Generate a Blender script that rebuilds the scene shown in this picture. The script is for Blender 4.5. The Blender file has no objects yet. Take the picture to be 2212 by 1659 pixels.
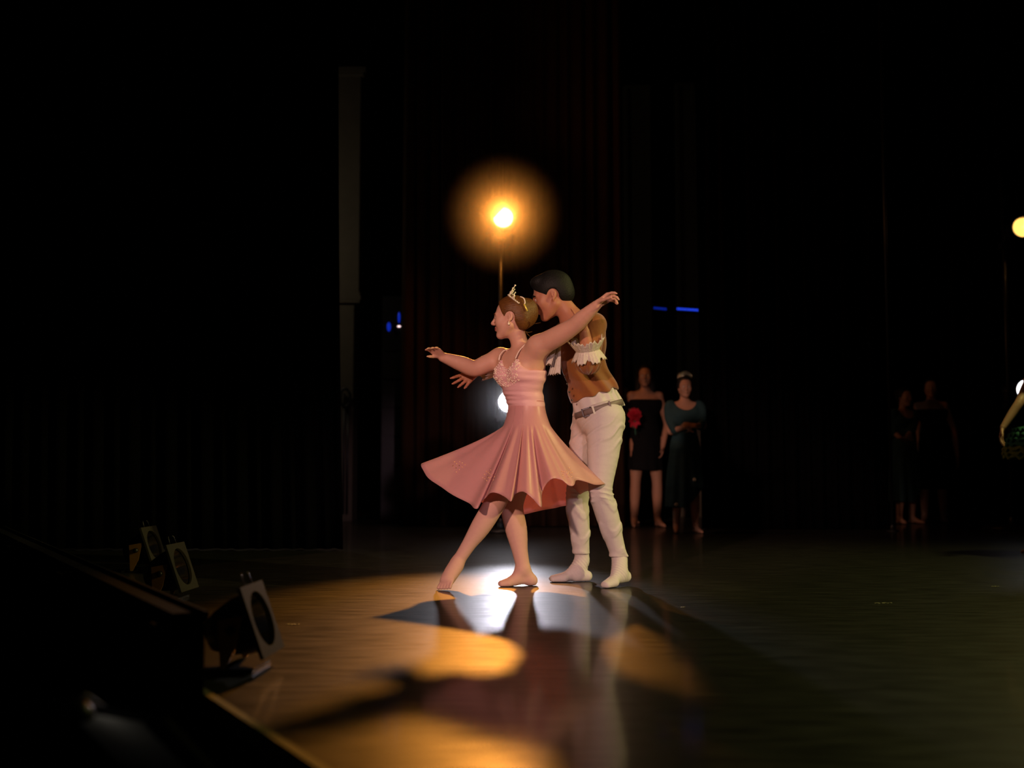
import bpy, math, random
import numpy as np
from mathutils import Vector, Matrix
random.seed(7); np.random.seed(7)
S = bpy.context.scene
COL = S.collection
PI = math.pi

# ------------------------------------------------------------------ camera
FPX, CX, CY, HOR = 2400.0, 1106.0, 829.5, 995.0
CAM = np.array([0.0, -6.0, 0.67])
TILT = math.atan((HOR - CY) / FPX)
FW = np.array([0, math.cos(TILT), math.sin(TILT)]); UPV = np.array([0, -math.sin(TILT), math.cos(TILT)])
cd = bpy.data.cameras.new('camera'); cam = bpy.data.objects.new('camera', cd); COL.objects.link(cam)
cam.location = CAM; cam.rotation_euler = (PI / 2 + TILT, 0, 0)
cd.sensor_width = 36; cd.lens = 36 * FPX / 2212; cd.clip_start = 0.05; cd.clip_end = 100
cd.dof.use_dof = True; cd.dof.focus_distance = 5.95; cd.dof.aperture_fstop = 1.35
S.camera = cam
S.view_settings.view_transform = 'Standard'; S.view_settings.look = 'None'
S.view_settings.exposure = 0.0; S.view_settings.gamma = 1.0; S.view_settings.use_curve_mapping = False

def W(px, py, y):
    """point at stage depth y that stands where the photograph shows pixel (px,py)"""
    d = FW * FPX + np.array([1., 0, 0]) * (px - CX) + UPV * (CY - py)
    return CAM + d * ((y - CAM[1]) / d[1])
def G(px, py, z=0.0):
    d = FW * FPX + np.array([1., 0, 0]) * (px - CX) + UPV * (CY - py)
    return CAM + d * ((z - CAM[2]) / d[2])
A_ = np.array
def nrm(v):
    v = A_(v, float); return v / (np.linalg.norm(v) + 1e-12)

# ------------------------------------------------------------------ world and stage lights outside the frame
w = bpy.data.worlds.new('dark_hall'); S.world = w; w.use_nodes = True
w.node_tree.nodes['Background'].inputs[0].default_value = (0.55, 0.6, 0.75, 1)
w.node_tree.nodes['Background'].inputs[1].default_value = 0.0016

def spot(name, loc, target, energy, color, angle, blend, radius):
    l = bpy.data.lights.new(name, 'SPOT'); o = bpy.data.objects.new(name, l); COL.objects.link(o)
    o.location = loc; l.energy = energy; l.color = color; l.spot_size = math.radians(angle); l.spot_blend = blend
    l.shadow_soft_size = radius
    o.rotation_euler = (Vector(target) - Vector(loc)).to_track_quat('-Z', 'Y').to_euler()
    return o
spot('front_of_house_spot', (-3.2, -9.5, 3.2), (0.10, 0.0, 0.80), 2300, (1.0, 0.57, 0.44), 16, 0.6, 0.14)
spot('front_of_house_lavender', (2.2, -10.5, 3.4), (0.15, 0.0, 0.85), 1000, (0.86, 0.52, 0.60), 14, 0.6, 0.14)
spot('side_boom_spot', (6.2, -2.6, 3.0), (0.3, 0.0, 0.8), 900, (1.0, 0.84, 0.30), 22, 0.5, 0.08)
spot('stage_wash', (5.5, 1.5, 5.5), (2.3, -0.2, 0.0), 580, (0.86, 0.84, 0.27), 74, 1.0, 0.3)

# ------------------------------------------------------------------ materials
def mat(name, col, rough=0.6, metal=0.0, spec=0.5, var=0.0, vscale=20, bump=0.0, bscale=60, emit=None, estr=0,
        sheen=0, sub=0, trans=0, coat=0, coat_r=0.1, stretch=None, double=None, aniso=0):
    m = bpy.data.materials.new(name); m.use_nodes = True
    nt = m.node_tree; b = nt.nodes['Principled BSDF']
    b.inputs['Base Color'].default_value = (*col, 1); b.inputs['Roughness'].default_value = rough
    b.inputs['Metallic'].default_value = metal; b.inputs['Specular IOR Level'].default_value = spec
    b.inputs['Sheen Weight'].default_value = sheen
    b.inputs['Coat Weight'].default_value = coat; b.inputs['Coat Roughness'].default_value = coat_r
    b.inputs['Anisotropic'].default_value = aniso
    if sub:
        b.inputs['Subsurface Weight'].default_value = sub; b.inputs['Subsurface Radius'].default_value = (0.012, 0.005, 0.003)
        b.inputs['Subsurface Scale'].default_value = 1.0
    if emit:
        b.inputs['Emission Color'].default_value = (*emit, 1); b.inputs['Emission Strength'].default_value = estr
    if var or bump:
        tc = nt.nodes.new('ShaderNodeTexCoord'); mp = nt.nodes.new('ShaderNodeMapping')
        nt.links.new(tc.outputs['Object'], mp.inputs[0])
        if stretch: mp.inputs['Scale'].default_value = stretch
    if var:
        n = nt.nodes.new('ShaderNodeTexNoise'); n.inputs['Scale'].default_value = vscale; n.inputs['Detail'].default_value = 4
        nt.links.new(mp.outputs[0], n.inputs['Vector'])
        mx = nt.nodes.new('ShaderNodeMix'); mx.data_type = 'RGBA'
        mx.inputs[6].default_value = (*[c * (1 - var) for c in col], 1); mx.inputs[7].default_value = (*[min(1, c * (1 + var)) for c in col], 1)
        nt.links.new(n.outputs['Fac'], mx.inputs[0]); nt.links.new(mx.outputs[2], b.inputs['Base Color'])
    if bump:
        n2 = nt.nodes.new('ShaderNodeTexNoise'); n2.inputs['Scale'].default_value = bscale; n2.inputs['Detail'].default_value = 3
        nt.links.new(mp.outputs[0], n2.inputs['Vector'])
        bp = nt.nodes.new('ShaderNodeBump'); bp.inputs['Strength'].default_value = bump; bp.inputs['Distance'].default_value = 0.01
        nt.links.new(n2.outputs['Fac'], bp.inputs['Height']); nt.links.new(bp.outputs[0], b.inputs['Normal'])
    if trans:
        out = nt.nodes['Material Output']; t = nt.nodes.new('ShaderNodeBsdfTranslucent'); ms = nt.nodes.new('ShaderNodeMixShader')
        t.inputs[0].default_value = (*col, 1) if trans is True or isinstance(trans, float) else (*trans, 1)
        ms.inputs[0].default_value = trans if isinstance(trans, float) else 0.3
        nt.links.new(b.outputs[0], ms.inputs[1]); nt.links.new(t.outputs[0], ms.inputs[2]); nt.links.new(ms.outputs[0], out.inputs[0])
    return m
M = {}
M['skin_w'] = mat('fair_skin', (0.62, 0.34, 0.235), 0.5, spec=0.35, var=0.05, vscale=30, sub=0.15)
M['skin_m'] = mat('tan_skin', (0.42, 0.175, 0.10), 0.5, spec=0.35, var=0.06, vscale=30, sub=0.12)
M['skin_b'] = mat('warm_skin', (0.46, 0.24, 0.16), 0.55, spec=0.3, var=0.05, vscale=30)
M['lip'] = mat('lip_colour', (0.42, 0.10, 0.09), 0.4)
M['eye'] = mat('eye_white', (0.8, 0.78, 0.74), 0.2)
M['iris'] = mat('dark_iris', (0.03, 0.02, 0.015), 0.2)
M['tights'] = mat('pink_tights', (0.60, 0.36, 0.29), 0.75, spec=0.2, var=0.04, vscale=80)
M['satin'] = mat('pink_satin', (0.84, 0.47, 0.44), 0.36, spec=0.5, var=0.04, vscale=8, bump=0.28, bscale=8, sheen=0.2, trans=0.42)
M['stretch'] = mat('pink_stretch', (0.76, 0.43, 0.42), 0.5, spec=0.4, bump=0.22, bscale=22, stretch=(0.5, 0.5, 2.6))
M['bead'] = mat('silver_beads', (0.95, 0.80, 0.62), 0.22, spec=0.8)
M['goldbead'] = mat('gold_beads', (0.95, 0.58, 0.26), 0.25, spec=0.8)
M['hair_w'] = mat('auburn_hair', (0.12, 0.046, 0.009), 0.45, spec=0.3, var=0.6, vscale=22, bump=0.3, bscale=34, stretch=(1.0, 6, 6))
M['hair_m'] = mat('black_hair', (0.007, 0.007, 0.006), 0.6, spec=0.2, var=0.3, vscale=60, bump=0.25, bscale=120)
M['hair_b'] = mat('dark_hair', (0.010, 0.008, 0.007), 0.6, spec=0.3, var=0.3, vscale=40, bump=0.5, bscale=80)
M['metal'] = mat('silver_metal', (0.8, 0.76, 0.62), 0.22, metal=1)
M['tiara'] = mat('sparkling_silver', (0.92, 0.84, 0.62), 0.25, metal=0.25, spec=0.9)
M['gold'] = mat('yellow_clip', (0.85, 0.68, 0.12), 0.4, metal=0.3)
M['velvet'] = mat('brown_velvet', (0.24, 0.085, 0.018), 0.75, spec=0.25, var=0.25, vscale=12, bump=0.6, bscale=11, sheen=0.35)
M['white'] = mat('white_cotton', (0.55, 0.515, 0.49), 0.8, spec=0.25, var=0.03, vscale=30, bump=0.12, bscale=40)
M['lace'] = mat('white_lace', (0.78, 0.72, 0.60), 0.8, spec=0.2, var=0.16, vscale=70, bump=0.4, bscale=90, trans=0.25)
M['belt'] = mat('grey_belt', (0.17, 0.13, 0.12), 0.5, var=0.1)
M['buckle'] = mat('dark_buckle', (0.10, 0.09, 0.08), 0.3, metal=0.9)
M['black'] = mat('black_cloth', (0.006, 0.006, 0.007), 0.9, spec=0.1, var=0.2)
M['teal'] = mat('dark_teal_cloth', (0.022, 0.055, 0.062), 0.8, spec=0.2, var=0.2, vscale=12)
M['tutu'] = mat('green_tulle', (0.06, 0.22, 0.15), 0.8, spec=0.1, var=0.4, vscale=9, bump=0.4, bscale=60, trans=0.35)
M['tulle_y'] = mat('yellow_green_tulle', (0.30, 0.33, 0.06), 0.8, spec=0.1, var=0.4, vscale=9, bump=0.4, bscale=60, trans=0.35)
M['red'] = mat('crimson_petal', (0.55, 0.012, 0.04), 0.7, var=0.2, vscale=30)
M['drape'] = mat('black_velour', (0.0026, 0.0026, 0.0029), 1.0, spec=0.0, var=0.25, vscale=5)
M['drape_b'] = mat('brown_black_velour', (0.027, 0.015, 0.009), 0.95, spec=0.0, var=0.3, vscale=5)
M['wall'] = mat('grey_plaster', (0.10, 0.085, 0.065), 0.9, spec=0.1, var=0.15, vscale=9, bump=0.2, bscale=30)
M['blackmetal'] = mat('black_metal', (0.012, 0.012, 0.013), 0.4, spec=0.5, var=0.2, vscale=30)
M['olive'] = mat('olive_frame', (0.030, 0.027, 0.015), 0.7, spec=0.15, var=0.2, vscale=30)
M['chrome'] = mat('reflector_metal', (0.8, 0.72, 0.66), 0.14, metal=1)
M['brass'] = mat('brass_bracket', (0.38, 0.19, 0.05), 0.4, metal=0.6, var=0.2)
M['glass'] = mat('bulb_glass', (0.9, 0.85, 0.75), 0.08, spec=0.8, coat=1)
M['paper'] = mat('pale_paper', (0.5, 0.5, 0.48), 0.8)
M['wood'] = mat('brown_wood', (0.12, 0.05, 0.02), 0.5, var=0.3, vscale=14)
M['nosing'] = mat('worn_edge_trim', (0.17, 0.15, 0.07), 0.55, var=0.35, vscale=25)
M['pit'] = mat('black_pit_floor', (0.004, 0.004, 0.005), 0.9, spec=0.1)
M['lamp_amber'] = mat('amber_lens', (0, 0, 0), 0.3, emit=(1.0, 0.66, 0.25), estr=7)
M['lamp_gold'] = mat('gold_lens', (0, 0, 0), 0.3, emit=(1.0, 0.52, 0.11), estr=2.0)
M['lamp_white'] = mat('white_lens', (0, 0, 0), 0.3, emit=(0.93, 0.92, 1.0), estr=26)
M['lamp_white2'] = mat('dim_white_lens', (0, 0, 0), 0.3, emit=(0.95, 0.93, 1.0), estr=4)
M['led_blue'] = mat('blue_led', (0, 0, 0), 0.3, emit=(0.02, 0.07, 1.0), estr=0.9)
M['led_dim'] = mat('dim_blue_led', (0, 0, 0), 0.3, emit=(0.01, 0.05, 0.9), estr=0.35)
M['led_pink'] = mat('pale_led', (0, 0, 0), 0.3, emit=(1.0, 0.7, 0.72), estr=2.2)
M['tape'] = mat('pale_tape', (0.5, 0.45, 0.28), 0.7)

def floor_material():
    m = bpy.data.materials.new('scuffed_black_dance_floor'); m.use_nodes = True; nt = m.node_tree; b = nt.nodes['Principled BSDF']
    N, L = nt.nodes.new, nt.links.new
    tc = N('ShaderNodeTexCoord'); mp = N('ShaderNodeMapping'); mp.inputs['Scale'].default_value = (1.6, 9, 1)
    L(tc.outputs['Object'], mp.inputs[0])
    n1 = N('ShaderNodeTexNoise'); n1.inputs['Scale'].default_value = 3.0; n1.inputs['Detail'].default_value = 6; L(mp.outputs[0], n1.inputs['Vector'])
    mp2 = N('ShaderNodeMapping'); mp2.inputs['Scale'].default_value = (5, 46, 1); mp2.inputs['Rotation'].default_value = (0, 0, 0.05); L(tc.outputs['Object'], mp2.inputs[0])
    n2 = N('ShaderNodeTexNoise'); n2.inputs['Scale'].default_value = 3.2; n2.inputs['Detail'].default_value = 5; L(mp2.outputs[0], n2.inputs['Vector'])
    r = N('ShaderNodeValToRGB'); r.color_ramp.elements[0].position = 0.68; r.color_ramp.elements[1].position = 0.78
    L(n2.outputs['Fac'], r.inputs[0])
    mx = N('ShaderNodeMix'); mx.data_type = 'RGBA'
    mx.inputs[6].default_value = (0.006, 0.0055, 0.0045, 1); mx.inputs[7].default_value = (0.026, 0.024, 0.018, 1)
    L(n1.outputs['Fac'], mx.inputs[0])
    n3 = N('ShaderNodeTexNoise'); n3.inputs['Scale'].default_value = 13; n3.inputs['Detail'].default_value = 2; L(mp.outputs[0], n3.inputs['Vector'])
    r3 = N('ShaderNodeValToRGB'); r3.color_ramp.elements[0].position = 0.74; r3.color_ramp.elements[1].position = 0.80; L(n3.outputs['Fac'], r3.inputs[0])
    ad = N('ShaderNodeMath'); ad.operation = 'MAXIMUM'; L(r.outputs[0], ad.inputs[0]); L(r3.outputs[0], ad.inputs[1])
    mx2 = N('ShaderNodeMix'); mx2.data_type = 'RGBA'; mx2.inputs[7].default_value = (0.20, 0.18, 0.11, 1)
    L(mx.outputs[2], mx2.inputs[6]); L(ad.outputs[0], mx2.inputs[0]); L(mx2.outputs[2], b.inputs['Base Color'])
    mr = N('ShaderNodeMapRange'); mr.inputs[3].default_value = 0.24; mr.inputs[4].default_value = 0.58
    L(n1.outputs['Fac'], mr.inputs[0]); L(mr.outputs[0], b.inputs['Roughness'])
    b.inputs['Specular IOR Level'].default_value = 0.5
    b.inputs['Coat Weight'].default_value = 0.35; b.inputs['Coat Roughness'].default_value = 0.10
    bp = N('ShaderNodeBump'); bp.inputs['Strength'].default_value = 0.05; bp.inputs['Distance'].default_value = 0.004
    L(n2.outputs['Fac'], bp.inputs['Height']); L(bp.outputs[0], b.inputs['Normal'])
    return m
M['floor'] = floor_material()

# ------------------------------------------------------------------ mesh helpers
def link(name, me, parent=None, m=None, smooth=True):
    o = bpy.data.objects.new(name, me); COL.objects.link(o)
    if m is not None and not me.materials:
        for q in (m if isinstance(m, (list, tuple)) else [m]): me.materials.append(M[q])
    if smooth and len(me.polygons): me.polygons.foreach_set('use_smooth', [True] * len(me.polygons))
    if parent is not None: o.parent = parent; o.matrix_parent_inverse = PINV.get(parent.name, Matrix())
    return o
PINV = {}
def empty(name, loc, label, cat, group=None):
    o = bpy.data.objects.new(name, None); COL.objects.link(o); o.location = tuple(loc); o.empty_display_size = 0.1
    o['label'] = label; o['category'] = cat
    if group: o['group'] = group
    PINV[o.name] = Matrix.Translation(tuple(loc)).inverted()
    return o
def tag(o, label, cat=None, group=None, kind=None):
    o['label'] = label
    if cat: o['category'] = cat
    if group: o['group'] = group
    if kind: o['kind'] = kind
    return o
def mesh(name, V, F):
    me = bpy.data.meshes.new(name); me.from_pydata([tuple(map(float, v)) for v in V], [], [tuple(map(int, f)) for f in F]); me.update(); return me
class MB:
    def __init__(s): s.v = []; s.f = []
    def add(s, V, F):
        o = len(s.v); s.v += [tuple(map(float, v)) for v in V]; s.f += [tuple(int(i) + o for i in f) for f in F]; return s
    def box(s, c, size, R=None):
        c = A_(c, float); h = A_(size, float) / 2; R = np.eye(3) if R is None else R
        V = [c + R @ (h * A_(q)) for q in ((-1,-1,-1),(1,-1,-1),(1,1,-1),(-1,1,-1),(-1,-1,1),(1,-1,1),(1,1,1),(-1,1,1))]
        return s.add(V, [(0,3,2,1),(4,5,6,7),(0,1,5,4),(1,2,6,5),(2,3,7,6),(3,0,4,7)])
    def tube(s, pts, r, n=8, cap=True):
        pts = [A_(p, float) for p in pts]; rs = r if isinstance(r, (list, tuple)) else [r] * len(pts); V = []; F = []
        u = None
        for i, p in enumerate(pts):
            t = nrm(pts[min(i + 1, len(pts) - 1)] - pts[max(i - 1, 0)])
            if u is None: u = nrm(np.cross(t, [0.3, 0.2, 1] if abs(t[2]) < .9 else [1, 0.2, 0]))
            u = nrm(u - t * (u @ t)); v = np.cross(t, u)
            for k in range(n):
                a = 2 * PI * k / n; V.append(p + rs[i] * (math.cos(a) * u + math.sin(a) * v))
        for i in range(len(pts) - 1):
            for k in range(n): F.append((i*n+k, i*n+(k+1)%n, (i+1)*n+(k+1)%n, (i+1)*n+k))
        if cap: F.append(tuple(range(n))[::-1]); F.append(tuple((len(pts)-1)*n+k for k in range(n)))
        return s.add(V, F)
    def lathe(s, prof, c, axis, n=24):
        """prof: list of (distance along axis, radius)"""
        c = A_(c, float); ax = nrm(axis); u = nrm(np.cross(ax, [0, 0, 1] if abs(ax[2]) < .9 else [1, 0, 0])); v = np.cross(ax, u); V = []; F = []
        for (h, r) in prof:
            for k in range(n):
                a = 2 * PI * k / n; V.append(c + ax * h + r * (math.cos(a) * u + math.sin(a) * v))
        for i in range(len(prof) - 1):
            for k in range(n): F.append((i*n+k, i*n+(k+1)%n, (i+1)*n+(k+1)%n, (i+1)*n+k))
        return s.add(V, F)
    def ball(s, c, r, n=6):
        c = A_(c, float); r = A_([r] * 3 if np.isscalar(r) else r, float); V = [c + r * A_([0, 0, 1])]; F = []
        m = 2 * n
        for i in range(1, n):
            t = PI * i / n
            for k in range(m):
                a = 2 * PI * k / m; V.append(c + r * A_([math.sin(t) * math.cos(a), math.sin(t) * math.sin(a), math.cos(t)]))
        V.append(c - r * A_([0, 0, 1]))
        for k in range(m): F.append((0, 1 + k, 1 + (k + 1) % m))
        for i in range(n - 2):
            for k in range(m): F.append((1+i*m+k, 1+(i+1)*m+k, 1+(i+1)*m+(k+1)%m, 1+i*m+(k+1)%m))
        e = len(V) - 1
        for k in range(m): F.append((e, 1+(n-2)*m+(k+1)%m, 1+(n-2)*m+k))
        return s.add(V, F)
    def grid(s, P, closed=False):
        """P[i][j] rows of points"""
        a = len(P); b = len(P[0]); V = [p for r in P for p in r]; F = []
        for i in range(a - 1):
            for j in range(b if closed else b - 1): F.append((i*b+j, i*b+(j+1)%b, (i+1)*b+(j+1)%b, (i+1)*b+j))
        return s.add(V, F)
    def mesh(s, name): return mesh(name, s.v, s.f)
def solid(o, t):
    md = o.modifiers.new('thickness', 'SOLIDIFY'); md.thickness = t; md.offset = 0; return o
def spline(P, n, closed=True):
    """Catmull-Rom through control points P"""
    P = np.asarray(P, float); m = len(P); out = []
    segs = m if closed else m - 1
    for i in range(n):
        x = i / n * segs if closed else i / (n - 1) * segs
        k = min(int(x), segs - 1); t = x - k
        g = (lambda q: P[q % m]) if closed else (lambda q: P[min(max(q, 0), m - 1)])
        p0, p1, p2, p3 = g(k - 1), g(k), g(k + 1), g(k + 2)
        out.append(0.5 * (2*p1 + (p2-p0)*t + (2*p0-5*p1+4*p2-p3)*t*t + (3*p1-p0-3*p2+p3)*t**3))
    return np.asarray(out)

# ------------------------------------------------------------------ implicit surface modelling (bodies and tailored clothes)
class Field:
    def __init__(s, lo, hi, h):
        s.h = h; s.lo = A_(lo, float); s.n = np.ceil((A_(hi, float) - s.lo) / h).astype(int) + 1
        s.F = np.full(s.n, 0.5, np.float32)
    def sub(s, lo, hi):
        a = np.clip(np.floor((A_(lo) - s.lo) / s.h).astype(int), 0, s.n - 1); b = np.clip(np.ceil((A_(hi) - s.lo) / s.h).astype(int) + 1, 1, s.n)
        if np.any(b <= a): return None
        ax = [(np.arange(a[i], b[i]) * s.h + s.lo[i]).astype(np.float32) for i in range(3)]
        return tuple(slice(a[i], b[i]) for i in range(3)), ax[0][:, None, None], ax[1][None, :, None], ax[2][None, None, :]
    def merge(s, sl, d, k, neg=False):
        f = s.F[sl]
        if neg:
            d = -d; hh = np.clip(0.5 - 0.5 * (d - f) / k, 0, 1) if k else (f > d).astype(np.float32)
            s.F[sl] = d * (1 - hh) + f * hh + k * hh * (1 - hh)
        elif k:
            hh = np.clip(0.5 + 0.5 * (d - f) / k, 0, 1); s.F[sl] = d * (1 - hh) + f * hh - k * hh * (1 - hh)
        else: s.F[sl] = np.minimum(f, d)
    def cap(s, a, b, ra, rb=None, k=0.02, flat=None, neg=False):
        rb = ra if rb is None else rb; a = A_(a, float); b = A_(b, float); mg = max(ra, rb) + k + 3 * s.h
        q = s.sub(np.minimum(a, b) - mg, np.maximum(a, b) + mg)
        if q is None: return s
        sl, X, Y, Z = q; x, y, z = X - a[0], Y - a[1], Z - a[2]; ba = b - a
        if flat:
            n, sc = nrm(flat[0]), 1 / flat[1] - 1
            dt = x * n[0] + y * n[1] + z * n[2]; x = x + n[0] * dt * sc; y = y + n[1] * dt * sc; z = z + n[2] * dt * sc; ba = ba + n * (ba @ n) * sc
        t = np.clip((x * ba[0] + y * ba[1] + z * ba[2]) / max(ba @ ba, 1e-9), 0, 1)
        d = np.sqrt((x - t * ba[0])**2 + (y - t * ba[1])**2 + (z - t * ba[2])**2) - (ra + (rb - ra) * t)
        if flat: d = d * (flat[1] if flat[1] < 1 else 1) ** 0.5
        s.merge(sl, d.astype(np.float32), k, neg); return s
    def chain(s, pts, rs, k=0.02, flat=None, dense=4):
        """tapered limb through the points: one smooth tube, merged once"""
        P = np.asarray(pts, float); r = np.asarray(rs, float)
        if len(P) > 2: Q = spline(np.c_[P, r], (len(P) - 1) * dense + 1, False); P, r = Q[:, :3], Q[:, 3]
        mg = r.max() + k + 3 * s.h; q = s.sub(P.min(0) - mg, P.max(0) + mg)
        if q is None: return s
        sl = q[0]; keep = s.F[sl].copy(); s.F[sl] = 0.5
        for i in range(len(P) - 1): s.cap(P[i], P[i + 1], r[i], r[i + 1], 0.0, flat)
        d = s.F[sl].copy(); s.F[sl] = keep; s.merge(sl, d, k); return s
    def ell(s, c, r, R=None, k=0.02, neg=False):
        c = A_(c, float); r = A_(r, float); mg = r.max() + k + 3 * s.h; q = s.sub(c - mg, c + mg)
        if q is None: return s
        sl, X, Y, Z = q; x, y, z = X - c[0], Y - c[1], Z - c[2]; R = np.eye(3) if R is None else R   # R columns = axes
        u = x * R[0, 0] + y * R[1, 0] + z * R[2, 0]; v = x * R[0, 1] + y * R[1, 1] + z * R[2, 1]; w_ = x * R[0, 2] + y * R[1, 2] + z * R[2, 2]
        k0 = np.sqrt((u / r[0])**2 + (v / r[1])**2 + (w_ / r[2])**2); k1 = np.sqrt((u / r[0]**2)**2 + (v / r[1]**2)**2 + (w_ / r[2]**2)**2) + 1e-6
        s.merge(sl, (k0 * (k0 - 1) / k1).astype(np.float32), k, neg); return s
    def xyz(s):
        return [(np.arange(s.n[i]) * s.h + s.lo[i]).astype(np.float32).reshape([-1 if j == i else 1 for j in range(3)]) for i in range(3)]
    def clip(s, fn, k=0.006):
        """keep where fn(x,y,z) < 0"""
        d = fn(*s.xyz()); d = np.broadcast_to(d, s.F.shape); f = s.F
        hh = np.clip(0.5 - 0.5 * (d - f) / k, 0, 1); s.F = (d * (1 - hh) + f * hh + k * hh * (1 - hh)).astype(np.float32); return s
    def disp(s, fn):
        s.F = (s.F + fn(*s.xyz())).astype(np.float32); return s
    def mesh(s, name, smooth=1):
        F = s.F; h = s.h; ins = F < 0
        c = [ins[i:ins.shape[0]-1+i, j:ins.shape[1]-1+j, k:ins.shape[2]-1+k] for i in (0, 1) for j in (0, 1) for k in (0, 1)]
        al = c[0].copy(); an = c[0].copy()
        for q in c[1:]: al &= q; an |= q
        act = an & ~al; idx = np.argwhere(act); N = len(idx)
        vid = np.full(act.shape, -1, np.int32); vid[act] = np.arange(N)
        off = A_([(i, j, k) for i in (0, 1) for j in (0, 1) for k in (0, 1)])
        val = np.stack([F[idx[:, 0] + o[0], idx[:, 1] + o[1], idx[:, 2] + o[2]] for o in off], 1)
        pos = np.zeros((N, 3)); cnt = np.zeros(N)
        for a in range(8):
            for b in range(a + 1, 8):
                if np.abs(off[a] - off[b]).sum() != 1: continue
                m = (val[:, a] < 0) != (val[:, b] < 0); t = np.where(m, val[:, a] / np.where(m, val[:, a] - val[:, b], 1), 0)
                pos += np.where(m[:, None], off[a] + t[:, None] * (off[b] - off[a]), 0); cnt += m
        V = (idx + pos / cnt[:, None]) * h + s.lo; Q = []
        for ax in range(3):
            sl0 = [slice(None)] * 3; sl1 = [slice(None)] * 3; sl0[ax] = slice(0, -1); sl1[ax] = slice(1, None)
            e = ins[tuple(sl0)] != ins[tuple(sl1)]; p = np.argwhere(e); o1, o2 = [(1, 2), (2, 0), (0, 1)][ax]
            ok = (p[:, o1] > 0) & (p[:, o2] > 0) & (p[:, o1] < act.shape[o1]) & (p[:, o2] < act.shape[o2]); p = p[ok]
            def at(d1, d2):
                r = p.copy(); r[:, o1] -= d1; r[:, o2] -= d2; return vid[r[:, 0], r[:, 1], r[:, 2]]
            q = np.stack([at(1, 1), at(0, 1), at(0, 0), at(1, 0)], 1); fl = ins[p[:, 0], p[:, 1], p[:, 2]]
            q[~fl] = q[~fl][:, ::-1]; Q.append(q)
        Q = np.concatenate(Q); Q = Q[(Q >= 0).all(1)]
        for _ in range(smooth):      # light Laplacian smoothing
            acc = np.zeros_like(V); n = np.zeros(N)
            for i in range(4):
                for j in (1, 3):
                    np.add.at(acc, Q[:, i], V[Q[:, (i + j) % 4]]); np.add.at(n, Q[:, i], 1)
            V = V * 0.5 + 0.5 * acc / np.maximum(n, 1)[:, None]
        me = bpy.data.meshes.new(name); me.vertices.add(N); me.vertices.foreach_set('co', V.ravel())
        me.loops.add(Q.size); me.loops.foreach_set('vertex_index', Q.ravel().astype(np.int32))
        me.polygons.add(len(Q)); me.polygons.foreach_set('loop_start', np.arange(0, Q.size, 4, dtype=np.int32))
        me.update(); me.validate()
        s.V, s.Q = V, Q
        return me
def mats_by(me, names, fn):
    """second, third... material slots on faces chosen by fn(face centres) -> index"""
    for n in names: me.materials.append(M[n])
    n = len(me.polygons); c = np.zeros(n * 3); me.polygons.foreach_get('center', c); c = c.reshape(-1, 3)
    me.polygons.foreach_set('material_index', fn(c).astype(np.int32))

def rot(axis, a):
    return np.array(Matrix.Rotation(a, 3, Vector(axis)))
def frame(fwd, up=(0, 0, 1)):
    f = nrm(fwd); l = nrm(np.cross(up, f)); u = np.cross(f, l); return np.stack([f, l, u], 1)   # columns forward, left, up

def head(F, c, R, s=0.93, female=True, ears=True):
    """c = point between the ears; R columns = forward, left, up"""
    P = lambda x, y, z: A_(c) + R @ (A_([x, y, z]) * s)
    e = lambda p, r, k=0.02, neg=False, RR=None: F.ell(P(*p), A_(r) * s, R if RR is None else R @ RR, k * s, neg)
    cp = lambda a, b, ra, rb, k=0.015: F.cap(P(*a), P(*b), ra * s, rb * s, k * s)
    e((-.012, 0, .045), (.098, .076, .085), .02); e((.040, 0, .0), (.052, .060, .088), .03)
    e((.045, 0, -.06), (.042, .042, .045), .03)
    for y in (-1, 1):
        cp((.0, y * .050, -.045), (.068, y * .014, -.092), .018, .015, .025)
        e((.066, y * .038, -.018), (.024, .022, .026), .03)
        cp((.080, y * .042, .027), (.091, y * .010, .030), .009, .010, .018)
        e((.100, y * .031, .008), (.015, .018, .010), .014, True)
        e((.083, y * .031, .007), (.0135, .0155, .0115), .004)
        e((.107, y * .011, -.026), (.010, .008, .007), .008)
        if ears:
            RR = rot((0, 1, 0), -0.25) @ rot((0, 0, 1), y * 0.35)
            e((-.008, y * .074, .002), (.0165, .007, .0275), .006, False, RR)
            e((-.003, y * .080, .006), (.010, .006, .019), .004, True, RR)
            e((.004, y * .072, -.024), (.008, .006, .009), .006)
    e((.078, 0, -.094), (.017, .020, .017), .02)
    cp((.092, 0, .022), (.119, 0, -.016), .008, .0095, .014); e((.118, 0, -.021), (.010, .009, .0085), .008)
    cp((.092, .018, -.050), (.100, .0, -.046), .005, .0065, .006); cp((.092, -.018, -.050), (.100, .0, -.046), .005, .0065, .006)
    cp((.090, .014, -.059), (.098, .0, -.060), .005, .0075, .006); cp((.090, -.014, -.059), (.098, .0, -.060), .005, .0075, .006)
    cp((.10, -.02, -.0535), (.10, .02, -.0535), .0012, .0012, .002) if False else None
    return P
def eyes(P, R, s, parent):
    for y in (-1, 1):
        b = MB().ball(P(.0865, y * .031, .007), .0106 * s, 8); o = link('eye', b.mesh('eye'), parent, 'eye')
        i = MB().ball(P(.0935, y * .031, .0065), A_([.0055, .0055, .0055]) * s, 6); link('iris', i.mesh('iris'), o, 'iris')

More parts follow.
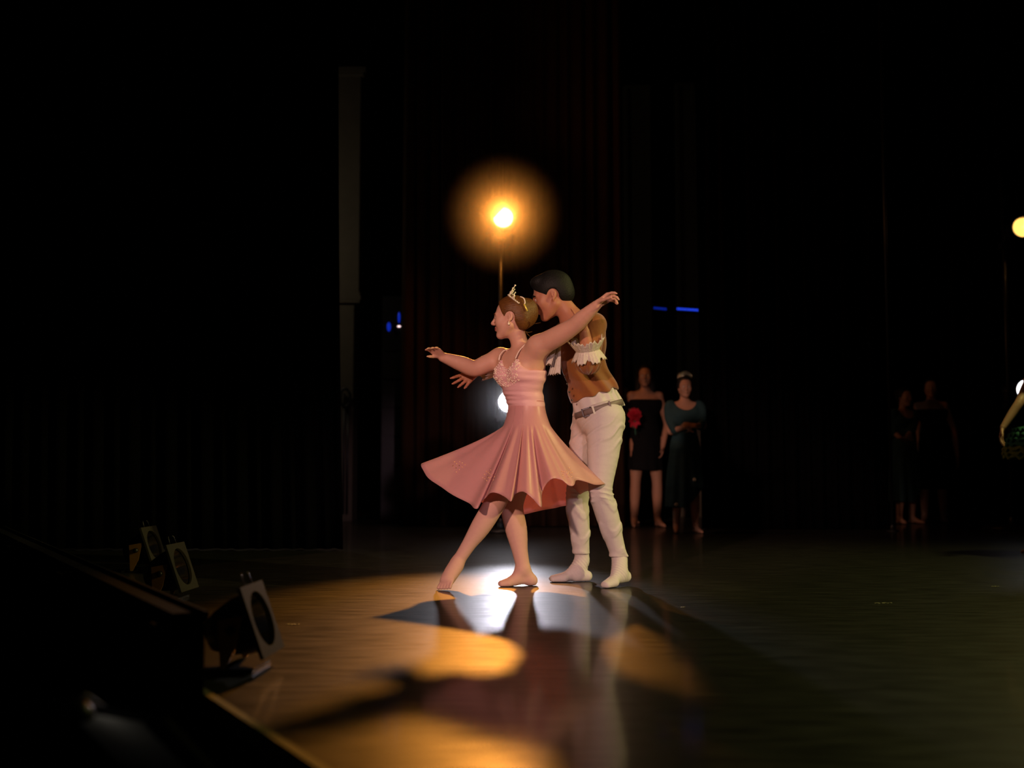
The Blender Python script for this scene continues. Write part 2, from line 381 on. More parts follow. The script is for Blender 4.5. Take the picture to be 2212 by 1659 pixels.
def hand(F, wrist, d, n, s, L=0.175, curl=None, spread=0.10, thumb=(0.6, 0.7, 0.3), tcurl=0.35, k=0.006, palm_r=1.0):
    """d = towards fingers, n = palm faces, s = towards the thumb"""
    wrist = A_(wrist, float); d = nrm(d); n = nrm(A_(n) - d * (A_(n) @ d)); s = nrm(A_(s) - d * (A_(s) @ d) - n * (A_(s) @ n)); q = L / 0.18
    curl = curl or [(0.25, 0.35, 0.25)] * 4
    offs = (.155, .052, -.05, -.145); ml = (.49, .50, .47, .43); fl = (.40, .45, .41, .33)
    for i in range(4):
        k0 = wrist + d * ml[i] * L + s * offs[i] * L
        F.cap(wrist + s * offs[i] * L * .55 + d * .04 * L, k0, .0135 * q * palm_r, .0105 * q, .010 * q)
        a = 0; p = k0; dd = nrm(d + s * spread * (1.5 - i) * 0.9); ax = nrm(np.cross(dd, n))
        for j, (fr, r0, r1) in enumerate(((.46, .0092, .0084), (.30, .0084, .0076), (.24, .0076, .0062))):
            a += curl[i][j]; dr = dd * math.cos(a) + n * math.sin(a); e = p + dr * fl[i] * L * fr
            F.cap(p, e, r0 * q, r1 * q, .004 * q); p = e
    b = wrist + d * .13 * L + s * .11 * L; t = nrm(d * thumb[0] + s * thumb[1] + n * thumb[2]); p = b
    for j, (ln, r0, r1) in enumerate(((.26, .0135, .0105), (.19, .0105, .0092), (.14, .0092, .0072))):
        e = p + t * ln * L; F.cap(p, e, r0 * q, r1 * q, .008 * q if j == 0 else .004 * q); p = e
        t = nrm(t + tcurl * d + tcurl * .4 * n)
    return F

# ------------------------------------------------------------------ the setting: stage floor, pit, drapes, back wall
def edge_x(y):   # diagonal front edge of the stage
    a = G(466, 1511); b = G(640, 1624); return a[0] + (y - a[1]) * (b[0] - a[0]) / (b[1] - a[1])
yb, yf = 9.4, -7.5
b = MB()
poly = [(edge_x(yf), yf), (9, yf), (9, yb), (-7.5, yb), (-7.5, 5.0), (edge_x(5.0), 5.0)] if edge_x(5.0) > -7.5 else [(edge_x(yf), yf), (9, yf), (9, yb), (-7.5, yb)]
V = [(x, y, 0) for x, y in poly] + [(x, y, -1.1) for x, y in poly]; n = len(poly)
b.add(V, [tuple(range(n)), tuple(range(2 * n - 1, n - 1, -1))] + [(i, n + i, n + (i + 1) % n, (i + 1) % n) for i in range(n)])
fl = link('floor', b.mesh('floor'), None, 'floor', smooth=False); tag(fl, 'scuffed black glossy dance floor of the stage', kind='structure')
e0, e1 = A_([edge_x(yf), yf, 0]), A_([edge_x(4.9), 4.9, 0]); t = nrm(e1 - e0); nn = A_([-t[1], t[0], 0])
b = MB(); R = np.stack([t, nn, [0, 0, 1]], 1)
b.box((e0 + e1) / 2 + nn * 0.012 + A_([0, 0, -0.013]), (np.linalg.norm(e1 - e0), 0.026, 0.05), R)
tr = link('trim_1', b.mesh('trim_1'), None, 'nosing', smooth=False); tag(tr, 'worn olive edging strip along the stage edge', kind='structure')
b = MB().box((-8, -1, -1.16), (16, 22, 0.1)); pf = link('floor_pit', b.mesh('floor_pit'), None, 'pit', smooth=False); tag(pf, 'black floor of the orchestra pit below the stage', kind='structure')
b = MB().box((0, 9.5, 3.6), (20, 0.15, 9.4)); bw = link('wall_back', b.mesh('wall_back'), None, 'drape', smooth=False); tag(bw, 'black back wall of the stage', kind='structure')

def curtain(x0, x1, y, top, m, label, pleat=0.13, amp=0.045, flare=0.0, yaw=0.0, seed=1, zb=0.01):
    rnd = random.Random(seed); nx = max(24, int(abs(x1 - x0) / 0.022)); rows = 14; P = []
    ph = [rnd.uniform(0, 6.28) for _ in range(4)]
    for j in range(rows):
        v = j / (rows - 1); z = zb + (top - zb) * v; r = []
        for i in range(nx + 1):
            u = i / nx; x = x0 + (x1 - x0) * u
            q = 2 * PI * (x / pleat) + ph[0] + 0.9 * math.sin(x * 2.1 + ph[1])
            dy = amp * (math.sin(q) + 0.35 * math.sin(q * 0.47 + ph[2])) * (0.75 + 0.25 * (1 - v))
            xx = x + flare * (1 - v) ** 2 * u + 0.012 * math.sin(q * .5 + 3 * v)
            r.append((xx, y + dy + yaw * (x - x0), z))
        P.append(r)
    o = link('stage_curtain', MB().grid(P).mesh('stage_curtain'), None, m); solid(o, 0.006)
    # hem weight band along the bottom keeps it grounded
    return tag(o, label, 'curtain', 'black masking curtains')
def X(px, y): return (px - CX) / FPX * (y - CAM[1]) * 1.0
curtain(-6.4, X(716, 2.4), 2.4, 6.2, 'drape', 'wide black pleated curtain filling the left of the stage', flare=0.11, seed=3)
curtain(X(868, 5.3), X(1352, 5.3), 5.3, 7.5, 'drape_b', 'brown-black curtain directly behind the glowing amber lamp', seed=4, amp=0.035)
curtain(X(1512, 4.9), X(1910, 4.9), 4.9, 7.2, 'drape', 'black curtain right of the girl in the teal dress', seed=5)
curtain(X(2060, 6.6), 6.8, 6.6, 7.8, 'drape', 'far right black curtain behind the green tutu dancer', seed=6)
curtain(X(1890, 8.6), X(2120, 8.6), 8.6, 8.0, 'drape', 'black curtain at the back behind the two dim figures', seed=8)

# pale pilaster seen in the gap on the left
yp = 6.4
p = empty('pilaster', W(745, 1140, yp) * A_([1, 1, 0]), 'tall grey plaster pilaster in the gap beside the left curtain', 'pilaster')
def wbox(px0, px1, py0, py1, y, dep):
    a = W(px0, py0, y); c = W(px1, py1, y); return ((a[0] + c[0]) / 2, y + dep / 2, (a[2] + c[2]) / 2), (abs(c[0] - a[0]), dep, abs(a[2] - c[2]))
zc = lambda py: W(750, py, yp)[2]; xc = lambda px: X(px, yp)
def zbox(x0, x1, z0, z1, y, dep): return MB().box(((x0 + x1) / 2, y + dep / 2, (z0 + z1) / 2), (abs(x1 - x0), dep, abs(z1 - z0)))
xl = xc(690)
link('shaft', zbox(xl, xc(772), zc(632), zc(165), yp, .4).mesh('shaft'), p, 'wall', False)
link('base_shaft', zbox(xl, xc(762), 0.0, zc(655), yp, .4).mesh('base_shaft'), p, 'wall', False)
bb = MB(); 
for a, c2, ex in ((655, 648, 3), (648, 640, 6), (640, 632, 4)): bb.box(((xl + xc(772 + ex)) / 2, yp + .18, (zc(a) + zc(c2)) / 2), (xc(772 + ex) - xl, .44 + ex * .004, zc(c2) - zc(a)))
link('moulding', bb.mesh('moulding'), p, 'wall', False)
bb = MB()
for a, c2, ex in ((165, 158, 4), (158, 148, 9)): bb.box(((xl + xc(775 + ex)) / 2, yp + .18, (zc(a) + zc(c2)) / 2), (xc(775 + ex) - xl, .44 + ex * .004, zc(c2) - zc(a)))
link('capital', bb.mesh('capital'), p, 'wall', False)
bb = MB().tube([(xc(744), yp - .03, zc(850)), (xc(744), yp - .03, zc(1110))], .012); bb.tube([(xc(752), yp - .03, zc(880)), (xc(752), yp - .03, zc(1110))], .012)
link('conduit', bb.mesh('conduit'), p, 'blackmetal')
# cable coil hanging on the pilaster
pts = []
for i in range(97):
    a = 2 * PI * i / 24; pts.append((xc(748) + .055 * math.sin(a) * (1 + .1 * math.sin(a * .3)), yp - .09 + .006 * math.sin(a * .25), zc(862) + .10 * math.cos(a) + .004 * (i / 24)))
o = link('cable_coil', MB().tube(pts, .011, 6).mesh('cable_coil'), None, 'blackmetal'); tag(o, 'black cable coil hanging on the grey pilaster', 'cable')

# dim grey wall panels in the gap behind the two girls
yq = 7.4
for name, px0, px1, py0, py1, lab in (('wall_panel', 1352, 1410, 185, 1100, 'dim grey wall panel right of the brown-black curtain'),
                                      ('wall_panel', 1466, 1516, 180, 1100, 'narrow grey-blue wall panel above the girl in the teal dress')):
    P = empty(name, (X((px0 + px1) / 2, yq), yq, 0), lab, 'wall panel')
    z1 = W(1400, py0, yq)[2]
    link('board', zbox(X(px0, yq), X(px1, yq), 0, z1, yq, .08).mesh('board'), P, 'wall', False)
    q = MB(); q.box((X(px0, yq) + .02, yq - .012, z1 / 2), (.04, .03, z1)); q.box((X(px1, yq) - .02, yq - .012, z1 / 2), (.04, .03, z1)); q.box(((X(px0, yq) + X(px1, yq)) / 2, yq - .012, z1 - .02), (X(px1, yq) - X(px0, yq) - .08, .03, .04))
    link('frame', q.mesh('frame'), P, 'wall', False)
# bracket at the top of the narrow panel
a = W(1500, 188, yq - .06); q = MB()
q.box(a + A_([0.02, -.06, -.04]), (.13, .12, .07)); q.add([a + A_(v) for v in ((-.05,-.12,-.08),(.03,-.12,-.08),(-.03,-.12,-.26),(-.05,-.12,-.26),(-.05,0,-.08),(.03,0,-.08),(-.03,0,-.26),(-.05,0,-.26))], [(0,1,2,3),(7,6,5,4),(0,4,5,1),(1,5,6,2),(2,6,7,3),(3,7,4,0)])
o = link('wall_bracket', q.mesh('wall_bracket'), None, 'wall', False); tag(o, 'small pale bracket at the top of the narrow panel', 'bracket')

# blue LED strip
ys = yq - .12
def led_strip(px0, px1, py, mname, label, n):
    a = W(px0, py, ys); c = W(px1, py + 3, ys); P = empty('led_strip', (a + c) / 2, label, 'led strip', 'blue led strips')
    link('housing', MB().box((a + c) / 2 + A_([0, .03, 0]), (np.linalg.norm(c - a) + .02, .05, .05)).mesh('housing'), P, 'blackmetal', False)
    me = MB().ball((0, 0, 0), (.011, .008, .014), 5).mesh('led')
    me.materials.append(M[mname])
    for i in range(n):
        o = link('led', me, P); o.location = a + (c - a) * (i + .5) / n
led_strip(1462, 1510, 667, 'led_blue', 'bright blue led strip above the girl in the teal dress', 12)
led_strip(1412, 1440, 665, 'led_dim', 'fainter shorter blue led strip left of the bright one', 6)
for (px, py, wd, ht, mn, lab) in ((840, 706, .022, .10, 'led_dim', 'soft blue indicator light left of the brown-black curtain'),
                                  (862, 686, .014, .12, 'led_dim', 'thin vertical blue light above the pale indicator dot'),
                                  (862, 705, .018, .018, 'led_pink', 'tiny pale pink indicator dot on the dark equipment')):
    a = W(px, py, 5.888); P = empty('indicator_light', a, lab, 'indicator light')
    link('lens', MB().ball(a, (wd, .008, ht / 2), 8).mesh('lens'), P, mn)
    link('bezel', MB().lathe([(0, .6 * wd), (.02, .7 * wd), (.04, .5 * wd)], a + A_([0, .004, 0]), (0, 1, 0), 12).mesh('bezel'), P, 'blackmetal')
ra, rc = W(826, 640, 5.93), W(868, 1150, 5.93)
P = empty('equipment_rack', ((ra[0] + rc[0]) / 2, 6.1, 0), 'black equipment rack in the dark gap left of the brown-black curtain', 'rack')
link('cabinet', zbox(ra[0], rc[0], 0.0, ra[2], 5.93, .35).mesh('cabinet'), P, 'blackmetal', False)
for i in range(8):
    z = ra[2] * (i + .5) / 8; link('rack_panel', MB().box(((ra[0] + rc[0]) / 2, 5.925, z), ((rc[0] - ra[0]) * .9, .012, ra[2] / 8 * .85)).mesh('rack_panel'), P, 'blackmetal', False)
# thin pipe at the edge of the right opening
a = A_([X(1922, 4.6), 4.6, 0]); o = empty('stage_pipe', a, 'thin vertical pipe at the right edge of the black curtain', 'pipe')
link('pipe', MB().tube([a, a + A_([0, 0, 7])], .016).mesh('pipe'), o, 'blackmetal')
link('foot_flange', MB().lathe([(0, .0), (0, .06), (.012, .06), (.015, .02), (.06, .019)], a, (0, 0, 1), 16).mesh('foot_flange'), o, 'blackmetal')

# ------------------------------------------------------------------ boom stands with theatre lamps
def lamp_head(P, c, aim, lens, rad=.092, flap=None, kind='upper'):
    """an ellipsoidal spotlight: lens, barrel, body, yoke; flap = angle of a half-closed barn door"""
    ax = nrm(aim); Rf = frame(ax)
    brl = link('barrel', MB().lathe([(-.30, .05), (-.30, .075), (-.16, .085), (-.02, rad + .012), (.035, rad + .014), (.035, rad + .004), (-.005, rad + .002)], c, ax, 28).mesh('barrel'), P, 'blackmetal')
    link('rear_housing', MB().lathe([(-.31, .07), (-.36, .10), (-.46, .10), (-.50, .06), (-.50, 0)], c, ax, 20).mesh('rear_housing'), P, 'blackmetal')
    link('lens', MB().lathe([(.012, 0), (.010, rad * .5), (.0, rad)], c, ax, 32).mesh('lens'), P, lens)
    yk = MB()
    l = Rf[:, 1]
    yk.tube([c + l * .12 - ax * .2, c + l * .13 - ax * .2 + A_([0, 0, -.14]), c - l * .13 - ax * .2 + A_([0, 0, -.14]), c - l * .12 - ax * .2], .010, 6)
    link('yoke', yk.mesh('yoke'), P, 'blackmetal')
    if flap is not None:
        u = Rf[:, 1] * math.cos(flap) + Rf[:, 2] * math.sin(flap); v = np.cross(ax, u)
        q = MB(); q.box(c + ax * .045 + u * (rad * .62 + .07), (.14, .24, .006), np.stack([u, v, ax], 1))
        link('barn_door', q.mesh('barn_door'), P, 'blackmetal', False)
def boom(px, ptop, plow, y, lens_top, lens_low, label, aims, pole_dx=-.05, flap=2.36):
    hi = W(px[0], ptop, y); lo = W(px[1], plow, y); bx = (hi[0] + lo[0]) / 2 + pole_dx; by = y + .24
    P = empty('lamp_stand', (bx, by, 0), label, 'lamp stand', 'lamp stands in the wings')
    link('pole', MB().tube([(bx, by, .03), (bx, by, hi[2] + .6)], .021, 12).mesh('pole'), P, 'blackmetal')
    link('base', MB().lathe([(0, 0), (0, .28), (.025, .28), (.035, .25), (.04, .04), (.12, .03)], (bx, by, 0.001), (0, 0, 1), 28).mesh('base'), P, 'blackmetal')
    for c in (hi, lo):
        link('clamp', MB().box((bx, by - .01, c[2] - .14), (.08, .09, .06)).mesh('clamp'), P, 'blackmetal', False)
    lamp_head(P, hi, aims[0], lens_top, flap=flap); lamp_head(P, lo, aims[1], lens_low)
    return hi, lo
LY = 4.35
h1, l1 = boom((1087, 1099), 470, 868, LY, 'lamp_amber', 'lamp_white', 'lamp stand behind the dancers with glowing amber and white lamps', ((-.03, -1, -.12), (0.0, -1, -.03)))
h2, l2 = boom((2209, 2216), 491, 842, 4.7, 'lamp_gold', 'lamp_white2', 'lamp stand at the right edge with golden and white lamps', ((-.22, -1, -.1), (-.1, -1, -.02)), pole_dx=-.07, flap=None)
aimA = A_([-0.38, -1.0, 0.0]); spot('amber_beam', h1 + nrm(aimA - h1) * .52, aimA, 700, (1.0, 0.36, 0.05), 25, 0.75, .07)
spot('white_beam', l1 + A_([0, -.06, -.004]), (.07, 0.0, 0.46), 165, (0.90, 0.88, 1.0), 25, 0.7, .06)
def bulb(name, loc, e, c, r):
    l = bpy.data.lights.new(name, 'POINT'); o = bpy.data.objects.new(name, l); COL.objects.link(o); o.location = loc; l.energy = e; l.color = c; l.shadow_soft_size = r
bulb('amber_spill', h1 + A_([0, -.12, 0]), 34, (1.0, .31, .04), .03)
bulb('white_spill', l1 + A_([0, -.12, 0]), 2.5, (.85, .88, 1.0), .03)
bulb('gold_spill', h2 + A_([0, -.12, 0]), 1.2, (1.0, .46, .12), .03)
# haze lit up around the lamps
def haze(c, r, dens, label):
    o = link('haze', MB().ball((0, 0, 0), r, 16).mesh('haze'), None); o.location = c
    m = bpy.data.materials.new('stage_haze'); m.use_nodes = True; nt = m.node_tree
    nt.nodes.remove(nt.nodes['Principled BSDF']); v = nt.nodes.new('ShaderNodeVolumeScatter'); v.inputs['Anisotropy'].default_value = 0.3
    tc = nt.nodes.new('ShaderNodeTexCoord'); mp = nt.nodes.new('ShaderNodeMapping'); mp.inputs['Scale'].default_value = (1 / r,) * 3
    g = nt.nodes.new('ShaderNodeTexGradient'); g.gradient_type = 'SPHERICAL'; mt = nt.nodes.new('ShaderNodeMath'); mt.operation = 'MULTIPLY'; mt.inputs[1].default_value = dens; pw_ = nt.nodes.new('ShaderNodeMath'); pw_.operation = 'POWER'; pw_.inputs[1].default_value = 1.8
    L = nt.links.new; L(tc.outputs['Object'], mp.inputs[0]); L(mp.outputs[0], g.inputs[0]); L(g.outputs['Fac'], pw_.inputs[0]); L(pw_.outputs[0], mt.inputs[0]); L(mt.outputs[0], v.inputs['Density'])
    L(v.outputs[0], nt.nodes['Material Output'].inputs['Volume']); o.data.materials.append(m)
    tag(o, label, 'haze', kind='stuff')
haze(h1 + A_([0, -.10, 0]), .60, 2.2, 'orange lit haze around the glowing amber lamp')
haze(l1 + A_([0, -.10, 0]), .55, .60, 'pale blue lit haze around the low white lamp')
bulb('pilaster_fill_light', (-3.0, 5.2, 3.0), 14, (1.0, .86, .62), .05)  # added fill behind the left curtain, no real source; brightens the pilaster
# ------------------------------------------------------------------ the ballerina
def bbox_field(pts, mg, h):
    P = np.asarray(pts); return Field(P.min(0) - mg, P.max(0) + mg, h)
fd_ = lambda h, t: nrm(A_(t) - A_(h))
gz = lambda p: A_([p[0], p[1], 0.0])

woman = empty('person', gz(W(1130, 1262, 0.0)), 'woman in a flared pink satin dress and tiara with arms outstretched', 'person')
w_f = nrm([-.74, -.67, 0]); w_l = nrm([.67, -.74, 0])            # chest direction and her left
w_sR, w_eR, w_wR = W(1081, 774, .13), W(1025, 796, .09), W(957, 772, .02)
w_sL, w_mL, w_eL, w_wL = W(1163, 748, -.10), W(1203, 727, -.17), W(1240, 704, -.235), W(1288, 660, -.33)
w_nb, w_nt = W(1128, 762, .02), W(1115, 716, .01)
w_ch, w_rb, w_wa, w_hp = W(1126, 795, .02), W(1128, 835, .01), W(1137, 874, .01), W(1138, 922, .01)
w_hL, w_kL, w_aL = W(1124, 940, -.03), W(1069, 1088, -.12), W(988, 1215, -.10)
w_hR, w_kR, w_aR = W(1146, 938, .09), W(1104, 1092, .06), W(1130, 1226, .02)
def w_torso(F, o=0.0, full=True):
    F.cap(w_ch + w_l * .055, w_ch - w_l * .055, .100 + o, .100 + o, .03, (w_f, .88))
    F.cap(w_ch, w_rb, .118 + o, .108 + o, .03, (w_f, .80)); F.cap(w_rb, w_wa, .108 + o, .096 + o, .03, (w_f, .82))
    F.cap(w_wa, w_hp, .096 + o, .116 + o, .03, (w_f, .85))
    for sgn in (-1, 1): F.ell(w_ch + w_f * .068 + w_l * sgn * .060 + A_([0, 0, -.035]), A_([.052, .058, .055]) + o, frame(w_f), .03)
    return F
F = bbox_field([W(910, 600, 0), W(1350, 1275, 0), (0, -.55, 0), (0, .35, 0)], .04, .0046)
w_torso(F, -.006)
F.cap(w_hp + w_l * .03, w_hp - w_l * .03, .095, .095, .03)
hw_c = W(1106, 689, .0); hw_R = frame([-.965, .24, -.04]) @ rot((1, 0, 0), 0.02)
F.chain([w_nb + A_([0, 0, -.02]), w_nb, w_nt, hw_c + A_([.02, 0, -.02])], [.062, .050, .046, .05], .03)
for a in (w_sR, w_sL): F.cap(w_nb + A_([0, 0, -.035]), a + A_([0, 0, -.01]), .040, .046, .045)
F.cap(w_ch + w_l * .07 + A_([0, 0, .02]), w_sL, .062, .052, .05); F.cap(w_ch - w_l * .07 + A_([0, 0, .02]), w_sR, .060, .050, .05)
# clavicles
F.cap(w_nb + w_f * .045 + w_l * .02 + A_([0, 0, -.035]), w_sL + w_f * .02 + A_([0, 0, .012]), .008, .010, .03)
# arms
F.chain([w_sR, (w_sR + w_eR) / 2, w_eR, (w_eR * .6 + w_wR * .4), w_wR], [.051, .050, .0455, .043, .0265], .03)
F.chain([w_sL, w_mL, w_eL, (w_eL * .65 + w_wL * .35), w_wL], [.056, .054, .044, .042, .026], .03)
hand(F, w_wR + A_([0, 0, .002]), (-.52, -.74, .40), (.10, -.50, -.85), (-.6, .75, -.2), .150, [(.10, .25, .2), (.12, .30, .2), (.15, .30, .2), (.12, .25, .2)], .04, (.85, .30, .40))
hand(F, w_wL, (.80, -.30, .52), (.42, -.62, -.70), (-.25, -.75, .62), .165, [(.45, .35, .25), (.75, .35, .3), (.9, .4, .3), (.85, .35, .25)], .12, (.75, .35, .55), .25)
wP = head(F, hw_c, hw_R, .925)
# legs
def leg(F, h, k, a, r, calf, back):
    kd = nrm(k - h); ad = nrm(a - k)
    F.chain([h, h * .5 + k * .5, k - kd * .04, k + ad * .03, k * .62 + a * .38, k * .28 + a * .72, a], [r[0], r[1], r[2], r[3], r[4], r[5], r[6]], .03)
    F.ell(k * .68 + a * .32 + back * .012, A_([.036, .036, .11]) * r[4] / .055, frame(np.cross(ad, [1, 0.2, 0]), -ad), .035)
leg(F, w_hL, w_kL, w_aL, (.068, .068, .062, .056, .050, .037, .0325), .05, A_([.75, .3, -.35]))
leg(F, w_hR, w_kR, w_aR, (.076, .074, .064, .060, .057, .043, .037), .05, A_([.85, .3, 0]))
# pointed front foot
bL, tL = W(964, 1253, -.16), W(953, 1267, -.19); fs = nrm([.80, -.55, .22])
F.chain([w_aL, w_aL * .55 + bL * .45, bL], [.0325, .037, .033], .02); F.cap(w_aL * .75 + bL * .25 + fs * .014, bL + fs * .024, .034, .026, .02)
for i in range(5):
    o_t = fs * (-.018 + .0155 * i); F.cap(bL + o_t * 1.05, A_([(tL + o_t)[0] + .003 * i, (tL + o_t)[1], .0115 + .001 * i]), .0135 - .001 * i, .0100 - .0006 * i, .005)
# flat supporting foot
hR, tR = gz(W(1147, 1262, .03)), gz(W(1078, 1262, -.02))
F.chain([w_aR + A_([0, 0, -.01]), hR + A_([-.005, 0, .036])], [.036, .031], .02); F.chain([w_aR + A_([-.01, 0, -.02]), hR * .45 + tR * .55 + A_([0, 0, .030]), tR + A_([.01, 0, .017])], [.034, .029, .016], .02)
F.cap(hR + A_([0, 0, .026]), hR + A_([.012, 0, .024]), .026, .023, .02); F.cap(hR + A_([0, 0, .034]), hR * .4 + tR * .6 + A_([0, 0, .028]), .024, .022, .015); F.cap(hR * .3 + tR * .7 + A_([0, -.02, .018]), tR + A_([.015, -.012, .014]), .018, .013, .015)
F.cap(hR * .3 + tR * .7 + A_([0, .02, .018]), tR + A_([.025, .018, .013]), .017, .012, .015)
F.clip(lambda x, y, z: 0.001 - z + 0 * x, .004)
me = F.mesh('body', 2)
lipc = wP(.100, 0, -.053); zt = w_hp[2] - .02
mats_by(me, ['skin_w', 'tights', 'lip'], lambda c: np.where(c[:, 2] < zt, 1, np.where((np.linalg.norm((c - lipc) @ hw_R * A_([1, .62, 1.25]), axis=1) < .0125) & (((c - lipc) @ hw_R)[:, 0] > -.008), 2, 0)))
link('body', me, woman)
eyes(wP, hw_R, .925, woman)
# brows
for y in (-1, 1): link('eyebrow', MB().tube([wP(.090, y * .046, .026), wP(.0985, y * .032, .033), wP(.102, y * .016, .030)], [.0018, .0030, .0026], 6).mesh('eyebrow'), woman, 'hair_w')
# bodice
F = bbox_field([w_ch - .2, w_ch + .2, w_hp - .2, w_hp + .2], .03, .0042)
w_torso(F, .004)
F.cap(w_ch + w_l * .09 + A_([0, 0, -.01]), w_ch + w_l * .10 + A_([0, 0, -.05]), .055, .06, .04)
zc0 = W(1098, 796, -.1)[2]; zc1 = W(1122, 773, -.1)[2]; zc2 = W(1170, 800, -.1)[2]
def neckline(x, y, z):
    u = np.abs((x - w_ch[0]) * w_l[0] + (y - w_ch[1]) * w_l[1]); f = (x - w_ch[0]) * w_f[0] + (y - w_ch[1]) * w_f[1]
    top = np.where(u < .066, zc0 + (zc1 - zc0) * (u / .066) ** 1.6, zc1 + (zc2 - zc1) * np.clip((u - .066) / .062, 0, 1) ** .8)
    top = np.where(f < -.02, np.minimum(top, zc2 + .01), top)
    return z - top
F.clip(neckline, .008); zh = w_hp[2] - .015; F.clip(lambda x, y, z: zh - z + 0 * x, .01)
def ruch(x, y, z):
    f = (x - w_wa[0]) * w_f[0] + (y - w_wa[1]) * w_f[1]; u = (x - w_wa[0]) * w_l[0] + (y - w_wa[1]) * w_l[1]
    m = np.exp(-((z - w_wa[2] - .035) / .055) ** 2) * np.exp(-((u + .03) / .06) ** 2)
    return .0035 * m * np.sin(z * 2 * PI / .024 + 9 * u) + .0014 * np.sin(z * 2 * PI / .045 + 14 * u + 3 * f)
F.disp(ruch)
bod = link('bodice', F.mesh('bodice', 1), woman, 'stretch'); tag(bod, 'pink ruched bodice with beaded bust')
bv = F.V.copy()
# beading scattered on the bust (too many beads to count)
fr = (bv - w_ch) @ w_f; la = (bv - w_ch) @ w_l; zz = bv[:, 2]
cand = np.where((fr > .06) & (la > -.115) & (la < .095) & (zz > w_ch[2] - .115 + .35 * np.abs(la + .01)) & (zz > w_ch[2] - .13))[0]
bm = MB(); rs = np.random.RandomState(3); sel = rs.choice(cand, min(420, len(cand)), replace=False)
for i in sel: bm.ball(bv[i] + w_f * .001, rs.uniform(.0020, .0042), 3)
bo = link('beading', bm.mesh('beading'), bod, 'bead'); tag(bo, 'silver beads sewn thickly over the bust', kind='stuff')
# straps
for sgn, shp in ((1, W(1142, 742, -.06)), (-1, W(1093, 758, .03))):
    a = A_([*(w_ch[:2] + w_l[:2] * sgn * .066 + w_f[:2] * .104), zc1 - .004]); m_ = (a + shp) / 2 + w_f * .016 + A_([0, 0, .004]); bk = shp - w_f * .06 + A_([0, 0, -.03]); b2 = A_([*(w_ch[:2] + w_l[:2] * sgn * .06 - w_f[:2] * .095), zc2 + .0])
    link('strap', MB().tube(spline([a, m_, shp + A_([0, 0, .004]), bk, b2], 24, False), .0034, 6).mesh('strap'), bod, 'bead')
# skirt: loft from waist over hips to a wind-blown hem
hem = [(915, 1001, .05), (917, 1026, -.03), (960, 1056, -.13), (1008, 1086, -.22), (1031, 1099, -.30), (1040, 1082, -.25), (1064, 1064, -.33), (1088, 1072, -.38), (1104, 1083, -.42), (1112, 1068, -.33),
       (1130, 1062, -.37), (1150, 1076, -.41), (1169, 1095, -.42), (1171, 1066, -.31), (1188, 1036, -.34), (1212, 1036, -.34), (1233, 1050, -.32), (1250, 1037, -.25), (1284, 1047, -.15), (1311, 1046, -.03),
       (1300, 1058, .07), (1266, 1062, .12), (1243, 1086, .20), (1212, 1095, .24), (1172, 1102, .29), (1122, 1112, .30), (1085, 1104, .31), (1030, 1080, .30), (975, 1040, .24), (935, 1008, .14)]
H = spline([W(*q) for q in hem], 300); wc = w_wa + A_([0, 0, .0]); hc = w_hp + A_([0, 0, .005]); rows = []
T = np.linspace(0, 1, 40)
az0 = np.array([math.atan2(*( (p - hc)[[1, 0]])) for p in H])
for t in T:
    r = []
    for i, p in enumerate(H):
        dv = p - hc; df, dl = dv @ w_f, dv @ w_l; L_ = math.hypot(df, dl); cf, cl = df / L_, dl / L_
        rad = lambda a, b_: 1 / math.sqrt((cf / a) ** 2 + (cl / b_) ** 2)
        hd = w_f * cf + w_l * cl
        pw = wc + A_([0, 0, .018]) + hd * (rad(.086, .103) + .002); ph = hc + hd * (rad(.112, .130) + .006)
        if t < .22:
            q = t / .22; pt = pw * (1 - q) + ph * q - hd * .006 * math.sin(PI * q)
        else:
            q = (t - .22) / .78; c1 = ph + (ph - pw) * .30 + (p - ph) * .16
            pt = ph * (1 - q) ** 2 + c1 * 2 * q * (1 - q) + p * q * q
            wv = .013 * math.sin(i / 300 * 2 * PI * 15 + 1.3) + .007 * math.sin(i / 300 * 2 * PI * 26 + .6)
            pt = pt + hd * wv * (1 + 2.4 * min(1, max(0, (p[1] - .08) / .12))) * q * (1 - .5 * q)
        r.append(pt)
    rows.append(r)
rows = np.asarray(rows)
sk = link('skirt', MB().grid(rows, True).mesh('skirt'), woman, 'satin'); solid(sk, .002); sk['parts_note'] = ''; del sk['parts_note']; tag(sk, 'flared pink satin skirt swinging outwards')
sk_p = rows[14:-2, ::2].reshape(-1, 3); _v = sk_p - CAM; _d = _v @ FW; sk_x = CX + FPX * _v[:, 0] / _d; sk_y = CY - FPX * (_v @ UPV) / _d
def near_skirt(px, py): return sk_p[np.argmin((sk_x - px) ** 2 + (sk_y - py) ** 2 + np.where(sk_p[:, 1] > .15, 400, 0))]
for px, py in ((990, 1006), (1056, 1030), (1226, 1022)):
    fm = MB(); c0 = near_skirt(px, py)
    for k in range(9):
        a = 2 * PI * k / 9
        for rr in (8, 12): 
            q = near_skirt(px + rr * math.cos(a), py + rr * math.sin(a)); fm.ball(q + A_([0, -.004, .001]), .0030 if rr > 9 else .0024, 3)
    for k in range(6): fm.ball(near_skirt(px + 3 * math.cos(k), py + 3 * math.sin(k)) + A_([0, -.004, 0]), .0028, 3)
    tag(link('bead_flower', fm.mesh('bead_flower'), sk, 'goldbead'), 'small flower of gold beads on the skirt', kind='stuff')
